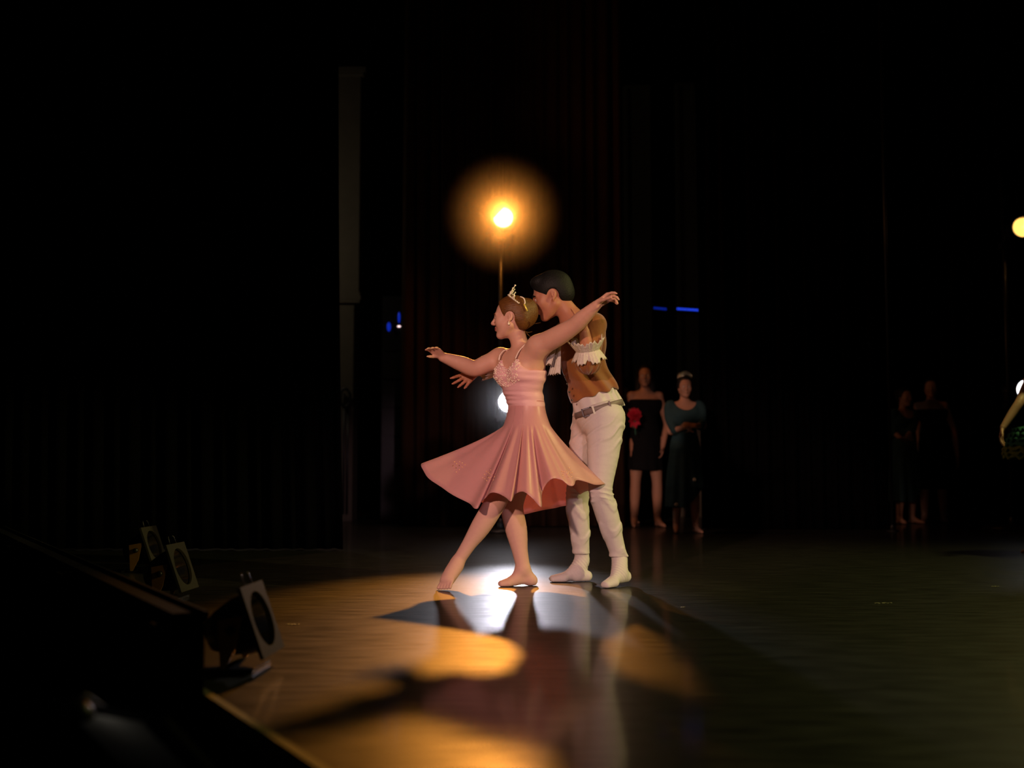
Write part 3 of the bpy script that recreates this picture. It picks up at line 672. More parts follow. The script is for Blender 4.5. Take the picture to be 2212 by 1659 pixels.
# hair
F = bbox_field([hw_c - .17, hw_c + .17], .03, .0036)
s_ = .925
F.ell(wP(-.009, 0, .047), A_([.107, .082, .093]) * s_, hw_R, .02); F.ell(wP(-.055, 0, .0), A_([.066, .066, .075]) * s_, hw_R, .03)
def hairline(x, y, z):
    lx = ((x - hw_c[0]) * hw_R[0, 0] + (y - hw_c[1]) * hw_R[1, 0] + (z - hw_c[2]) * hw_R[2, 0]) / s_
    ly = ((x - hw_c[0]) * hw_R[0, 1] + (y - hw_c[1]) * hw_R[1, 1] + (z - hw_c[2]) * hw_R[2, 1]) / s_
    lz = ((x - hw_c[0]) * hw_R[0, 2] + (y - hw_c[1]) * hw_R[1, 2] + (z - hw_c[2]) * hw_R[2, 2]) / s_
    front = np.where(lz > .102, .10, np.where(lz > .02, .040 + (lz - .02) * .40, np.where(lz > -.008, .036, -.028 - .30 * (-.01 - lz))))
    ear = .030 - np.sqrt((lx + .004) ** 2 + (lz - .0) ** 2 * .75)           # leaves the ear free
    return np.maximum((lx - front), np.where(np.abs(ly) > .055, ear, -1.0)) * .9
F.clip(hairline, .004)
bc = W(1137, 676, .02); F.ell(bc, (.066, .064, .082), frame([-1, .2, .15]), .018); F.ell(W(1122, 668, .01), (.05, .06, .05), None, .02)
hair = link('hair', F.mesh('hair', 1), woman, 'hair_w'); tag(hair, 'auburn hair swept into a round bun')
for a, c_, e in ((W(1128, 712, -.02), W(1140, 718, 0), W(1150, 716, .02)), (W(1140, 705, .0), W(1152, 700, .02), W(1168, 697, .03)), (W(1133, 714, .01), W(1145, 727, .02), W(1153, 724, .03))):
    link('hair_wisp', MB().tube(spline([a, c_, e], 8, False), [.0022 - .0002 * i for i in range(8)], 5).mesh('hair_wisp'), hair, 'hair_w')
# tiara
tm = MB(); arc = []
for i in range(25):
    a = -1.25 + 2.5 * i / 24; arc.append(wP(.016 - .092 * (1 - math.cos(a)) * 1.3, .086 * math.sin(a) * 1.02, .140 - .060 * (1 - math.cos(a)) * 1.6))
tm.tube(arc, .0036, 6)
for i in range(25): tm.ball(arc[i] + hw_R[:, 2] * .003, .0042, 3)
up2 = nrm(hw_R[:, 2] * .85 - hw_R[:, 0] * .62)
for i, hgt in ((4, .018), (8, .034), (10, .046), (12, .066), (14, .046), (16, .034), (20, .018)):
    top = arc[i] + up2 * hgt; tm.tube([arc[i - 1], top], .0022, 5); tm.tube([arc[i + 1], top], .0022, 5); tm.ball(top, .0055, 4); tm.ball(arc[i] + up2 * hgt * .5, .0046, 3)
for i in (6, 8, 10, 12, 14, 16): tm.tube([arc[i] + up2 * .018, arc[i + 2] + up2 * .018], .0020, 5); tm.ball(arc[i] + up2 * .02, .004, 3)
tia = link('tiara', tm.mesh('tiara'), hair, 'tiara'); tag(tia, 'sparkling silver tiara with a pointed centre')
link('hair_comb', MB().tube([W(1132, 657, -.075), W(1139, 672, -.078)], .0045, 6).mesh('hair_comb'), hair, 'gold')
link('hair_garland', MB().tube(spline([W(1124, 641, -.05), W(1131, 644, -.065), W(1134, 652, -.072), W(1133, 657, -.075)], 12, False), .0035, 6).mesh('hair_garland'), hair, 'bead')
for y in (-1, 1): 
    q = MB(); c0 = wP(.002, y * .078, -.040); q.ball(c0, .0065, 6); q.ball(c0 + A_([0, -.004 * 1, .008]), .004, 5); link('earring', q.mesh('earring'), woman, 'bead')

# ------------------------------------------------------------------ her partner
man = empty('person', gz(W(1300, 1262, .15)), 'man in a brown velvet vest and white trousers holding the ballerina', 'person')
m_f = nrm([-.93, -.36, 0]); m_l = nrm([.36, -.93, 0])
hm_c = W(1194, 642, .12); hm_R = frame([-.97, .06, -.30]); sm_ = 1.02
m_nb, m_nt = W(1238, 690, .12), W(1215, 660, .12)
m_ch, m_rb, m_wa, m_hp = W(1258, 745, .13), W(1262, 800, .14), W(1282, 850, .15), W(1292, 897, .15)
m_sL, m_eL, m_wL = W(1284, 702, -.02), W(1271, 782, -.08), W(1263, 718, -.13)
m_sR, m_eR, m_wR = W(1226, 715, .28), W(1130, 800, .30), W(1034, 797, .20)
m_hL, m_kL, m_aL = W(1309, 905, .05), W(1296, 1062, .0), W(1338, 1204, .07)
m_hR, m_kR, m_aR = W(1276, 905, .23), W(1246, 1082, .20), W(1257, 1208, .26)
F = bbox_field([W(1175, 575, .1), W(1372, 1270, .1), W(970, 800, .2), (0, -.3, 0), (0, .45, 0)], .04, .0052)
F.cap(m_ch + m_l * .06, m_ch - m_l * .06, .10, .10, .04, (m_f, .85)); F.cap(m_ch, m_rb, .112, .105, .04, (m_f, .85)); F.cap(m_rb, m_wa, .105, .100, .04, (m_f, .85)); F.cap(m_wa, m_hp, .092, .094, .04, (m_f, .9))
F.chain([m_ch + A_([0, 0, .06]), m_nb, m_nt, hm_c + A_([.02, 0, -.02])], [.075, .060, .055, .058], .03)
for q in (m_sL, m_sR): F.cap(m_nb + A_([.0, 0, -.02]), q, .050, .052, .05)
F.chain([m_sL, (m_sL + m_eL) / 2, m_eL, m_eL * .6 + m_wL * .4, m_wL], [.056, .048, .042, .040, .028], .02)
F.chain([m_sR, (m_sR + m_eR) / 2, m_eR, m_eR * .6 + m_wR * .4, m_wR], [.056, .048, .042, .040, .030], .02)
hand(F, m_wL, (-.52, .10, .85), (-.25, -.93, .0), (.85, -.45, .30), .160, [(.75, 1.0, .7), (.2, .35, .4), (.7, 1.0, .6), (.8, 1.0, .6)], .05, (.62, .62, .45))
hand(F, m_wR, (-.80, -.08, -.60), (.0, -1, .0), (-.55, -.2, .80), .185, [(.10, .15, .15), (.15, .2, .2), (.2, .2, .2), (.25, .3, .2)], .22, (.55, .80, .10), .45)
mP = head(F, hm_c, hm_R, sm_)
leg(F, m_hL, m_kL, m_aL, (.078, .068, .050, .046, .044, .034, .031), .05, A_([.8, .3, 0]))
leg(F, m_hR, m_kR, m_aR, (.078, .068, .050, .046, .044, .034, .031), .05, A_([.8, .3, 0]))
mhL, mtL = gz(W(1352, 1254, .05)), gz(W(1306, 1262, -.10)); mhR, mtR = gz(W(1268, 1250, .24)), gz(W(1190, 1252, .20))
for a, hh, tt, lift in ((m_aL, mhL, mtL, .022), (m_aR, mhR, mtR, 0)): F.chain([a, hh * .6 + tt * .4 + A_([0, 0, .034 + lift]), tt + A_([.0, .02, .018])], [.03, .026, .012], .02); F.cap(a, hh + fd_(hh, tt) * .02 + A_([0, 0, .034 + lift]), .026, .015, .02)
me = F.mesh('body', 2); lipm = mP(.100, 0, -.053)
mats_by(me, ['skin_m', 'lip'], lambda c: np.where((np.linalg.norm((c - lipm) @ hm_R * A_([1, .62, 1.25]), axis=1) < .012) & (((c - lipm) @ hm_R)[:, 0] > -.008), 1, 0))
link('body', me, man); eyes(mP, hm_R, sm_, man)
for y in (-1, 1): link('eyebrow', MB().tube([mP(.090, y * .048, .026), mP(.100, y * .032, .034), mP(.104, y * .014, .030)], [.003, .0045, .004], 6).mesh('eyebrow'), man, 'hair_m')
# hair
F = bbox_field([hm_c - .18, hm_c + .18], .03, .004)
F.ell(mP(-.016, 0, .052), A_([.108, .086, .094]) * sm_, hm_R, .02); F.ell(mP(-.06, 0, .0), A_([.062, .066, .062]) * sm_, hm_R, .03); F.ell(mP(.056, 0, .105), A_([.040, .055, .030]) * sm_, hm_R, .025)
def mhair(x, y, z):
    X_ = [((x - hm_c[0]) * hm_R[0, i] + (y - hm_c[1]) * hm_R[1, i] + (z - hm_c[2]) * hm_R[2, i]) / sm_ for i in range(3)]
    lx, ly, lz = X_
    front = np.where(lz > .085, .12, np.where(lz > .035, .070 + (lz - .035) * .50, np.where(lz > -.012, .034 + np.clip(lz, 0, .035) * 1.03, -.030 - .25 * (-.006 - lz))))
    ear = .031 - np.sqrt((lx + .004) ** 2 + (lz - .0) ** 2 * .75)
    return np.maximum(np.maximum(lx - front, np.where(np.abs(ly) > .055, ear, -1.0)), -.052 - lz) * .9
F.clip(mhair, .005)
tag(link('hair', F.mesh('hair', 2), man, 'hair_m'), 'short black hair')
# vest
F = bbox_field([m_ch - .3, m_ch + .3, m_hp - .25, m_hp + .25], .03, .0046)
o_ = .012
F.cap(m_ch + m_l * .07 + A_([0, 0, .02]), m_ch - m_l * .07 + A_([0, 0, .02]), .105 + o_, .105 + o_, .04, (m_f, .88)); F.cap(m_ch, m_rb, .118 + o_, .108 + o_, .04, (m_f, .9)); F.cap(m_rb, m_wa + A_([.0, 0, 0]), .108 + o_, .118 + o_, .04, (m_f, .95)); F.cap(m_wa, m_wa + A_([.02, 0, -.06]), .118 + o_, .122 + o_, .03, (m_f, .95))
for q in (m_sL, m_sR): F.cap(m_nb + A_([.02, 0, -.03]), q + A_([-.0, 0, .002]), .048, .064, .05)
hmA, hmB = W(1226, 872, 0), W(1336, 838, .1)      # slanted hem
hd_ = nrm(A_([hmB[0] - hmA[0], 0, hmB[2] - hmA[2]])); hn_ = A_([hd_[2], 0, -hd_[0]])
F.clip(lambda x, y, z: (x - hmA[0]) * hn_[0] + (z - hmA[2]) * hn_[2] + 0 * y, .006)
nc = m_nb + m_f * .05 + A_([0, 0, .015]); F.ell(nc, (.075, .07, .085), frame(m_f), .015, True)
def mwr(x, y, z):
    u = (x - m_wa[0]) * .8 + (z - m_wa[2]) * .6
    return .0045 * np.sin(u * 75 + 8 * y) * np.exp(-((z - m_wa[2] - .05) / .09) ** 2) + .003 * np.sin((x + z * .4) * 60 + 20 * y) * np.exp(-((z - m_ch[2]) / .12) ** 2)
F.disp(lambda x, y, z: 2.3 * mwr(x, y, z))
vest = link('vest', F.mesh('vest', 1), man, 'velvet'); tag(vest, 'brown velvet vest')
# front placket with buttons
pa, pc = W(1212, 812, -.0), W(1229, 868, .02)
for i in range(4):
    c_ = pa * (1 - i / 3.2) + pc * (i / 3.2); link('button', MB().ball(c_ + A_([.018, -.010, 0]), (.006, .006, .006), 5).mesh('button'), vest, 'buckle')
# sleeve of the near arm
F = bbox_field([m_sL, m_eL, m_eL + A_([0, 0, -.05])], .12, .0046)
F.chain([m_sL + A_([.0, 0, .0]), m_sL * .5 + m_eL * .5, m_eL + A_([.0, 0, .012]), m_eL + A_([-.002, -.01, -.0])], [.068, .060, .064, .060], .03); F.cap(m_eL + A_([0, -.01, 0]), m_eL * .8 + m_wL * .2 + A_([0, 0, 0]), .058, .056, .03)
slv = lambda x, y, z: .005 * np.sin(np.arctan2(y - m_eL[1], x - m_eL[0]) * 9) * np.clip((m_sL[2] - z) / .2, 0, 1)
F.disp(slv); link('sleeve', F.mesh('sleeve', 1), man, 'velvet')
F = bbox_field([m_sR, m_eR], .12, .006); F.chain([m_sR, m_sR * .5 + m_eR * .5, m_eR, m_eR * .75 + m_wR * .25], [.068, .062, .060, .052], .03); link('sleeve', F.mesh('sleeve', 1), man, 'velvet')
# lace cuffs: fluted cones
def frill(c, ax, r0, r1, ln, waves, amp, name, parent, droop=0.0, rows_=7, seed=0, ell_=(1, 1)):
    ax = nrm(ax); u = nrm(np.cross(ax, [0.2, 1, 0.1])); v = np.cross(ax, u); P = []
    for j in range(rows_):
        t = j / (rows_ - 1); r = []
        for i in range(96):
            a = 2 * PI * i / 96; q = math.sin(a * waves + seed) * amp * t + .4 * amp * t * math.sin(a * (waves * 2 + 1) + 2 * seed)
            rad = r0 + (r1 - r0) * t ** .8 + q * .6
            r.append(A_(c) + ax * (ln * t + q * .6 + .006 * t * math.sin(a * 27)) + (u * math.cos(a) * ell_[0] + v * math.sin(a) * ell_[1]) * rad + A_([0, 0, -droop * t * t]))
        P.append(r)
    return solid(link(name, MB().grid(P, True).mesh(name), parent, 'lace'), .0015)
fa = nrm(m_wL - m_eL); frill(m_eL + fa * .045 + A_([.004, 0, 0]), fa, .046, .092, .085, 7, .014, 'lace_cuff', man, .01)
frill(m_eL + fa * .075 + A_([.004, -.004, 0]), -fa, .052, .086, .062, 6, .014, 'lace_cuff', man, .0, seed=2)
fb = nrm(m_wR - m_eR); frill(W(1072, 797, .22), fb, .040, .062, .075, 6, .011, 'lace_cuff', man, 0, seed=1)
# jabot: three tiers of falling lace
jb = []
for k, (pa_, pb_, wd, dp) in enumerate((((1212, 728), (1204, 806), .055, .02), ((1214, 720), (1196, 786), .050, .045), ((1216, 712), (1194, 764), .046, .06))):
    a = W(*pa_, .02); c_ = W(*pb_, -.02); P = []
    for j in range(10):
        t = j / 9; r = []
        for i in range(49):
            u = i / 48 - .5; wv = math.sin(u * 2 * PI * 3.5 + k) * .014 * t
            r.append(a * (1 - t) + c_ * t + m_l * u * 2 * wd * (.35 + .65 * t) + m_f * (dp * (.4 + .6 * t) + wv) + A_([0, 0, -.012 * abs(math.sin(u * 2 * PI * 3.5 + k)) * t]))
        P.append(r)
    solid(link('jabot', MB().grid(P).mesh('jabot'), man, 'lace'), .0015)
# shirt tail below the vest
F = bbox_field([m_wa - .25, m_hp + .25], .03, .0046)
F.cap(m_wa, m_hp + A_([0.006, 0, .01]), .122, .142, .04, (m_f, .98))
F.clip(lambda x, y, z: np.maximum((x - hmA[0]) * hn_[0] + (z - hmA[2]) * hn_[2] - .02, -((x - hmA[0]) * hn_[0] + (z - hmA[2]) * hn_[2]) - .062 - .25 * np.clip(x - hmA[0], 0, .2) + .05) + 0 * y, .006) if False else None
bA, bB = W(1245, 897, .0), W(1346, 868, .15); bd = nrm(A_([bB[0] - bA[0], 0, bB[2] - bA[2]])); bn = A_([-bd[2], 0, bd[0]]); bcn = (bA + bB) / 2; bcn[1] = .15
bel = lambda x, z: (x - bcn[0]) * bn[0] + (z - bcn[2]) * bn[2]          # height above the belt line
F.clip(lambda x, y, z: np.maximum(.010 - .16 * np.clip(x - bcn[0], -.02, .2) - bel(x, z), bel(x, z) - .11) + 0 * y, .004)
F.disp(lambda x, y, z: .004 * np.sin(x * 95 + y * 70 + z * 20) + .003 * np.sin(x * 41 - y * 63 + z * 50) - .006 * np.clip((.06 - bel(x, z)) / .05, 0, 1))
link('shirt', F.mesh('shirt', 1), man, 'white')
# belt and buckle
bA, bB = W(1245, 897, .0), W(1346, 868, .15); bd = nrm(A_([bB[0] - bA[0], 0, bB[2] - bA[2]])); bn = A_([-bd[2], 0, bd[0]]); bcn = (bA + bB) / 2; bcn[1] = .15
P = []
for j in range(3):
    r = []
    for i in range(64):
        a = 2 * PI * i / 64; r.append(bcn + bn * (j - 1) * .016 + (bd * math.cos(a) * .139 + A_([0, 1, 0]) * math.sin(a) * .178))
    P.append(r)
belt = solid(link('belt', MB().grid(P, True).mesh('belt'), man, 'belt'), .005)
bk = bcn + bd * -.080 + A_([0, -.150, 0]); q = MB()
for s1 in (-1, 1): q.box(bk + bn * .02 * s1, (.05, .008, .006), np.stack([bd, np.cross(bn, bd), bn], 1)); q.box(bk + bd * .024 * s1, (.006, .008, .046), np.stack([bd, np.cross(bn, bd), bn], 1))
link('buckle', q.mesh('buckle'), belt, 'buckle', False)
for dx in (-.045, .048):
    q = bcn + bd * dx; yy = -.181 * math.sqrt(max(0, 1 - (dx / .139) ** 2)); link('belt_loop', MB().box(q + A_([0, yy - .004, 0]), (.010, .006, .046), np.stack([bd, np.cross(bn, bd), bn], 1)).mesh('belt_loop'), belt, 'white' if dx < 0 else 'belt', False)
# trousers
F = bbox_field([m_hp + .2, m_hp - .2, m_aL, m_aR, m_kL, m_kR], .10, .0046)
F.cap(m_wa * .35 + m_hp * .65, m_hp, .117, .126, .03, (m_f, .95)); F.cap(m_hp + A_([.02, -.05, -.02]), m_hp + A_([.02, .05, -.02]), .118, .115, .05)
leg(F, m_hL, m_kL, m_aL, (.102, .086, .066, .062, .060, .050, .042), .05, A_([.8, .3, 0]))
leg(F, m_hR, m_kR, m_aR, (.102, .086, .066, .060, .056, .049, .044), .05, A_([.8, .3, 0]))
def twr(x, y, z):
    n1 = np.sin(x * 37 + y * 29 + 3 * z) ; n2 = np.sin(x * 61 - y * 47 + z * 11 + 1.0); gate = np.clip(np.sin(z * 47 + n1 * 1.3 + y * 13) * 1.3, 0, 1)
    lo = np.clip((m_kL[2] + .03 - z) / .08, 0, 1)
    a = -.0062 * gate ** 3 * (.55 + .45 * n2) * lo - .0048 * np.exp(-((z - .150 - .012 * n1) / .014) ** 2)
    kb = -.0075 * np.clip(np.sin(z * 2 * PI / .027 + x * 24 + n1), 0, 1) ** 2 * np.exp(-((z - m_kL[2] + .012) / .035) ** 2) * (.5 + .5 * n2)
    hp = -.0075 * np.clip(np.sin((z * .80 - x * .6) * 2 * PI / .062 + y * 9 + n1), 0, 1) ** 2 * np.exp(-((z - m_hp[2] + .10) / .09) ** 2)
    return a + kb + hp
F.disp(twr)
bz = bcn; F.clip(lambda x, y, z: (x - bz[0]) * bn[0] + (z - bz[2]) * bn[2] - .030 + 0 * y, .006); F.clip(lambda x, y, z: .150 - z + 0 * x, .006)
tag(link('trousers', F.mesh('trousers', 1), man, 'white'), 'tight white wrinkled trousers')
# soft white socks and shoes
for a, hh, tt, lift in ((m_aL, mhL, mtL, .016), (m_aR, mhR, mtR, 0)):
    F = bbox_field([a + A_([0, 0, .08]), hh, tt], .07, .0042); fd = nrm(tt - hh); sd = A_([-fd[1], fd[0], 0]); k_ = nrm((m_kL if a is m_aL else m_kR) - a)
    F.chain([a + k_ * .07, a, hh * .78 + tt * .22 + A_([0, 0, .05 + lift])], [.042, .040, .036], .02)
    F.chain([a + A_([0, 0, -.01]), hh * .5 + tt * .5 + A_([0, 0, .036 + lift * .5]), tt + A_([0, 0, .020]) - fd * .012], [.037, .031, .018], .02)
    F.cap(hh + A_([0, 0, .030 + lift]), hh + fd * .06 + A_([0, 0, .026 + lift]), .030, .027, .02)
    for s1 in (-1, 1): F.cap(hh * .35 + tt * .65 + sd * .018 * s1 + A_([0, 0, .022 + lift * .2]), tt + sd * .014 * s1 + A_([0, 0, .016]) - fd * .012, .022, .016, .015)
    F.disp(lambda x, y, z: .0022 * np.sin(((x - a[0]) * fd[0] + (y - a[1]) * fd[1] - (z - a[2]) * .9) * 2 * PI / .020) * np.exp(-((z - .085) / .035) ** 2))
    F.clip(lambda x, y, z: .0015 - z + 0 * x, .005)
    link('sock', F.mesh('sock', 1), man, 'white')
# ------------------------------------------------------------------ the others waiting in the wings
def bystander(label, foot, height, face, arms, dress, hem, neck_z, hair_style, skirt_r=(.15, .20), sleeves=None, stance=.09, head_turn=0.0, slit=False, h=.0075, skin='skin_b', waist=1.0, group=None):
    P0 = empty('person', foot, label, 'person', group); q = height / 1.65
    R = frame(face); f, l, u = R[:, 0], R[:, 1], R[:, 2]; foot = A_(foot, float)
    T = lambda x, y, z: foot + (f * x + l * y + u * z) * q
    F = bbox_field([T(-.25, -.35, 0), T(.35, .35, 1.7), T(-.25, .35, 0), T(.35, -.35, 1.7)] + [A_(p) for a in arms for p in a[:2]], .12, h)
    F.cap(T(0, .06, 1.24), T(0, -.06, 1.24), .095 * q, .095 * q, .04, (f, .85)); F.cap(T(0, 0, 1.22), T(0, 0, 1.04), .11 * q, .095 * q, .04, (f, .8)); F.cap(T(0, 0, 1.04), T(-.01, 0, .90), .095 * q, .125 * q, .05, (f, .85))
    hc_ = T(.012, 0, 1.515); hR_ = frame(rot((0, 0, 1), head_turn) @ f)
    F.chain([T(-.01, 0, 1.33), T(-.005, 0, 1.41), T(.0, 0, 1.50)], [.055 * q, .046 * q, .05 * q], .03)
    hp_ = head(F, hc_, hR_, .92 * q)
    for s1, a in zip((1, -1), arms):
        sh = T(0, s1 * .145, 1.325); F.cap(T(0, s1 * .03, 1.345), sh, .036 * q, .038 * q, .04)
        e, wr = A_(a[0]), A_(a[1]); F.chain([sh, sh * .5 + e * .5, e, e * .55 + wr * .45, wr], [.040 * q, .038 * q, .034 * q, .032 * q, .023 * q], .02)
        dd = a[2] if len(a) > 2 else nrm(wr - e); hand(F, wr, dd, a[3] if len(a) > 3 else -l * s1, a[4] if len(a) > 4 else f, .165 * q)
        hp, kn, an = T(-.005, s1 * .075, .87), T(.02, s1 * stance, .46), T(-.01, s1 * (stance + .01), .075)
        F.chain([hp, hp * .5 + kn * .5, kn, kn * .65 + an * .35, an], [.085 * q, .074 * q, .052 * q, .052 * q, .033 * q], .02)
        F.chain([an, T(.05, s1 * (stance + .025), .035), T(.15, s1 * (stance + .045), .016)], [.032 * q, .028 * q, .015 * q], .015); F.cap(T(-.03, s1 * (stance + .01), .028), T(0, s1 * (stance + .01), .03), .027 * q, .025 * q, .02)
    F.clip(lambda x, y, z: .002 - z + 0 * x, .004)
    link('body', F.mesh('body', 1), P0, skin); eyes(hp_, hR_, .92 * q, P0)
    # dress
    F = bbox_field([T(-.3, -.4, hem - .05), T(.3, .4, 1.45), T(-.3, .4, hem), T(.3, -.4, 1.4)], .06, h); o = .010
    F.cap(T(0, .07, 1.24), T(0, -.07, 1.24), .098 * q + o, .098 * q + o, .04, (f, .88)); F.cap(T(0, 0, 1.22), T(0, 0, 1.04), .112 * q + o, .097 * q + o, .04, (f, .82)); F.cap(T(0, 0, 1.04), T(-.01, 0, .90), .098 * q + o, .135 * q + o, .05, (f, .88))
    F.chain([T(-.01, 0, .92), T(-.01, 0, (.9 + hem) / 2), T(0, 0, hem - .06)], [.135 * q + o, skirt_r[0], skirt_r[1]], .04, (f, .85))
    if sleeves:
        for s1, a in zip((1, -1), arms):
            sh = T(0, s1 * .155, 1.33); e = A_(a[0]); wr = A_(a[1]); F.chain([T(0, s1 * .06, 1.30), sh, sh * .5 + e * .5, e * (1 - sleeves) + wr * sleeves], [.05 * q, .056 * q, .054 * q, .048 * q], .03)
    ang = lambda x, y: np.arctan2((x - foot[0]) * l[0] + (y - foot[1]) * l[1], (x - foot[0]) * f[0] + (y - foot[1]) * f[1])
    F.disp(lambda x, y, z: .010 * np.sin(ang(x, y) * 9 + 1) * np.clip((.9 * q - z) / (.5 * q), 0, 1))
    if slit: F.clip(lambda x, y, z: hem * q + .10 * np.clip(((x - foot[0]) * l[0] + (y - foot[1]) * l[1]) / .1, -.3, 2.2) - z + 0 * x, .01)
    else: F.clip(lambda x, y, z: hem * q - z + 0 * x, .01)
    if sleeves: F.ell(T(.03, 0, neck_z + .15), (.16 * q, .125 * q, .15 * q), R, .01, True)
    else: F.clip(lambda x, y, z: z - neck_z * q + 0 * x, .008)
    d = link('dress', F.mesh('dress', 1), P0, dress)
    # hair
    s2 = .92 * q; F = bbox_field([hc_ - .2, hc_ + .2, hc_ + A_([0, 0, -.3])] if hair_style == 'long' else [hc_ - .18, hc_ + .18], .05, .006)
    F.ell(hp_(-.016, 0, .048), A_([.106, .084, .094]) * s2, hR_, .02)
    if hair_style == 'long':
        for s1 in (-1, 1): F.chain([hp_(-.04, s1 * .05, .04), hp_(-.045, s1 * .07, -.08), hp_(-.03, s1 * .085, -.20)], [.05, .045, .03], .03)
        F.chain([hp_(-.06, 0, .0), hp_(-.08, 0, -.10), hp_(-.09, 0, -.20)], [.07, .06, .045], .04)
    else: F.ell(hp_(-.105, 0, .06), (.045, .05, .05), hR_, .02); F.ell(hp_(-.05, 0, .0), A_([.07, .07, .07]) * s2, hR_, .03)
    def hl(x, y, z):
        lx = ((x - hc_[0]) * hR_[0, 0] + (y - hc_[1]) * hR_[1, 0] + (z - hc_[2]) * hR_[2, 0]) / s2; lz = ((x - hc_[0]) * hR_[0, 2] + (y - hc_[1]) * hR_[1, 2] + (z - hc_[2]) * hR_[2, 2]) / s2
        return lx - np.where(lz > .09, .10, np.where(lz > .0, .030 + lz * .35, .012))
    F.clip(hl, .006); hr = link('hair', F.mesh('hair', 1), P0, 'hair_b')
    if hair_style == 'tiara':
        tm = MB(); arc = [hp_(.045 - .06 * (1 - math.cos(a)), .088 * math.sin(a), .138 - .05 * (1 - math.cos(a))) for a in np.linspace(-1.3, 1.3, 21)]
        tm.tube(arc, .004, 6)
        for i in range(1, 20, 2): 
            top = arc[i] + u * (.045 - .0022 * abs(i - 10)); tm.tube([arc[i - 1], top], .002, 5); tm.tube([arc[i + 1], top], .002, 5); tm.ball(top, .004, 3)
        link('tiara', tm.mesh('tiara'), hr, 'metal')
    return P0, T, d
fA = G(1396, 1138); tA = lambda px, py, dy: W(px, py, fA[1] + dy)
PA, TA, _ = bystander('girl in a short black dress standing in the wings behind the man', fA, 1.66, (.10, -1, 0),
    [(tA(1440, 915, .05), tA(1432, 965, -.02)), (tA(1371, 918, .0), tA(1375, 912, -.17), nrm([-.2, -.6, .75]), nrm([.8, -.3, 0]), nrm([-.2, -.8, .4]))], 'black', .57, 1.285, 'long', (.17, .185), head_turn=-.25, stance=.11)
fB = G(1482, 1151); tB = lambda px, py, dy: W(px, py, fB[1] + dy)
PB, TB, dB = bystander('girl in a long teal dress and tiara with hands clasped at her waist', fB, 1.47, (.06, -1, 0),
    [(tB(1520, 920, -.02), tB(1500, 920, -.17), nrm([-1, -.3, .15])), (tB(1447, 932, -.02), tB(1478, 923, -.17), nrm([1, -.2, .25]))], 'teal', .30, 1.27, 'tiara', (.17, .185), sleeves=.35, slit=True)
for px, py in ((1500, 1036), (1461, 1090)):
    c = W(px, py, fB[1] - .19); link('bead_button', MB().lathe([(0, 0), (0, .012), (-.004, .016), (-.007, .010), (-.004, .005)], c, (0, 1, 0), 14).mesh('bead_button'), dB, 'bead')
fC = G(1349, 1130); tC = lambda px, py, dy: W(px, py, fC[1] + dy)
bystander('figure in a teal dress mostly hidden behind the man', fC, 1.50, (.1, -1, 0), [(tC(1372, 945, .0), tC(1366, 985, -.04)), (tC(1325, 945, .0), tC(1330, 985, -.04))], 'teal', .28, 1.27, 'bun', (.16, .175), sleeves=.3)
fD = G(1958, 1131); tD = lambda px, py, dy: W(px, py, fD[1] + dy)
bystander('very dim figure in a teal dress beside the black curtain', fD, 1.46, (.45, -1, 0), [(tD(1975, 925, -.05), tD(1955, 948, -.17), nrm([-1, -.3, 0])), (tD(1925, 930, .02), tD(1948, 948, -.17), nrm([1, -.3, .1]))], 'teal', .30, 1.25, 'bun', (.17, .18), sleeves=.35, slit=True, group='dim figures in the right opening')
fE = G(2018, 1129); tE = lambda px, py, dy: W(px, py, fE[1] + dy)
bystander('very dim figure in a black dress between curtain and tutu dancer', fE, 1.58, (-.3, -1, 0), [(tE(2060, 930, .0), tE(2068, 985, -.05)), (tE(1985, 930, .05), tE(1990, 985, .0))], 'black', .38, 1.28, 'bun', (.18, .19), group='dim figures in the right opening')
# crimson flower held by the girl in black
fc = W(1371, 896, fA[1] - .30); fl_ = empty('flower', fc, 'crimson flower held by the girl in the black dress', 'flower')
for k, (r0, r1, ln, wv) in enumerate(((.01, .062, .03, 7), (.01, .055, .05, 6), (.008, .042, .065, 5), (.005, .026, .07, 4))):
    o = frill(fc + A_([0, 0, -.02]), nrm([-.1, -.75, .5]), r0, r1, ln, wv, .016, 'petal_ring', fl_, 0, 6, seed=k); o.data.materials.clear(); o.data.materials.append(M['red'])
o = frill(fc + A_([0, 0, -.065]), nrm([-.1, -.8, -.3]), .01, .05, .03, 6, .015, 'petal_ring', fl_, 0, 6, seed=5); o.data.materials.clear(); o.data.materials.append(M['red'])
link('stem', MB().tube(spline([fc + A_([0, .0, -.02]), fc + A_([.005, .03, -.10]), fc + A_([.01, .03, -.20])], 8, False), .005, 6).mesh('stem'), fl_, 'tutu')
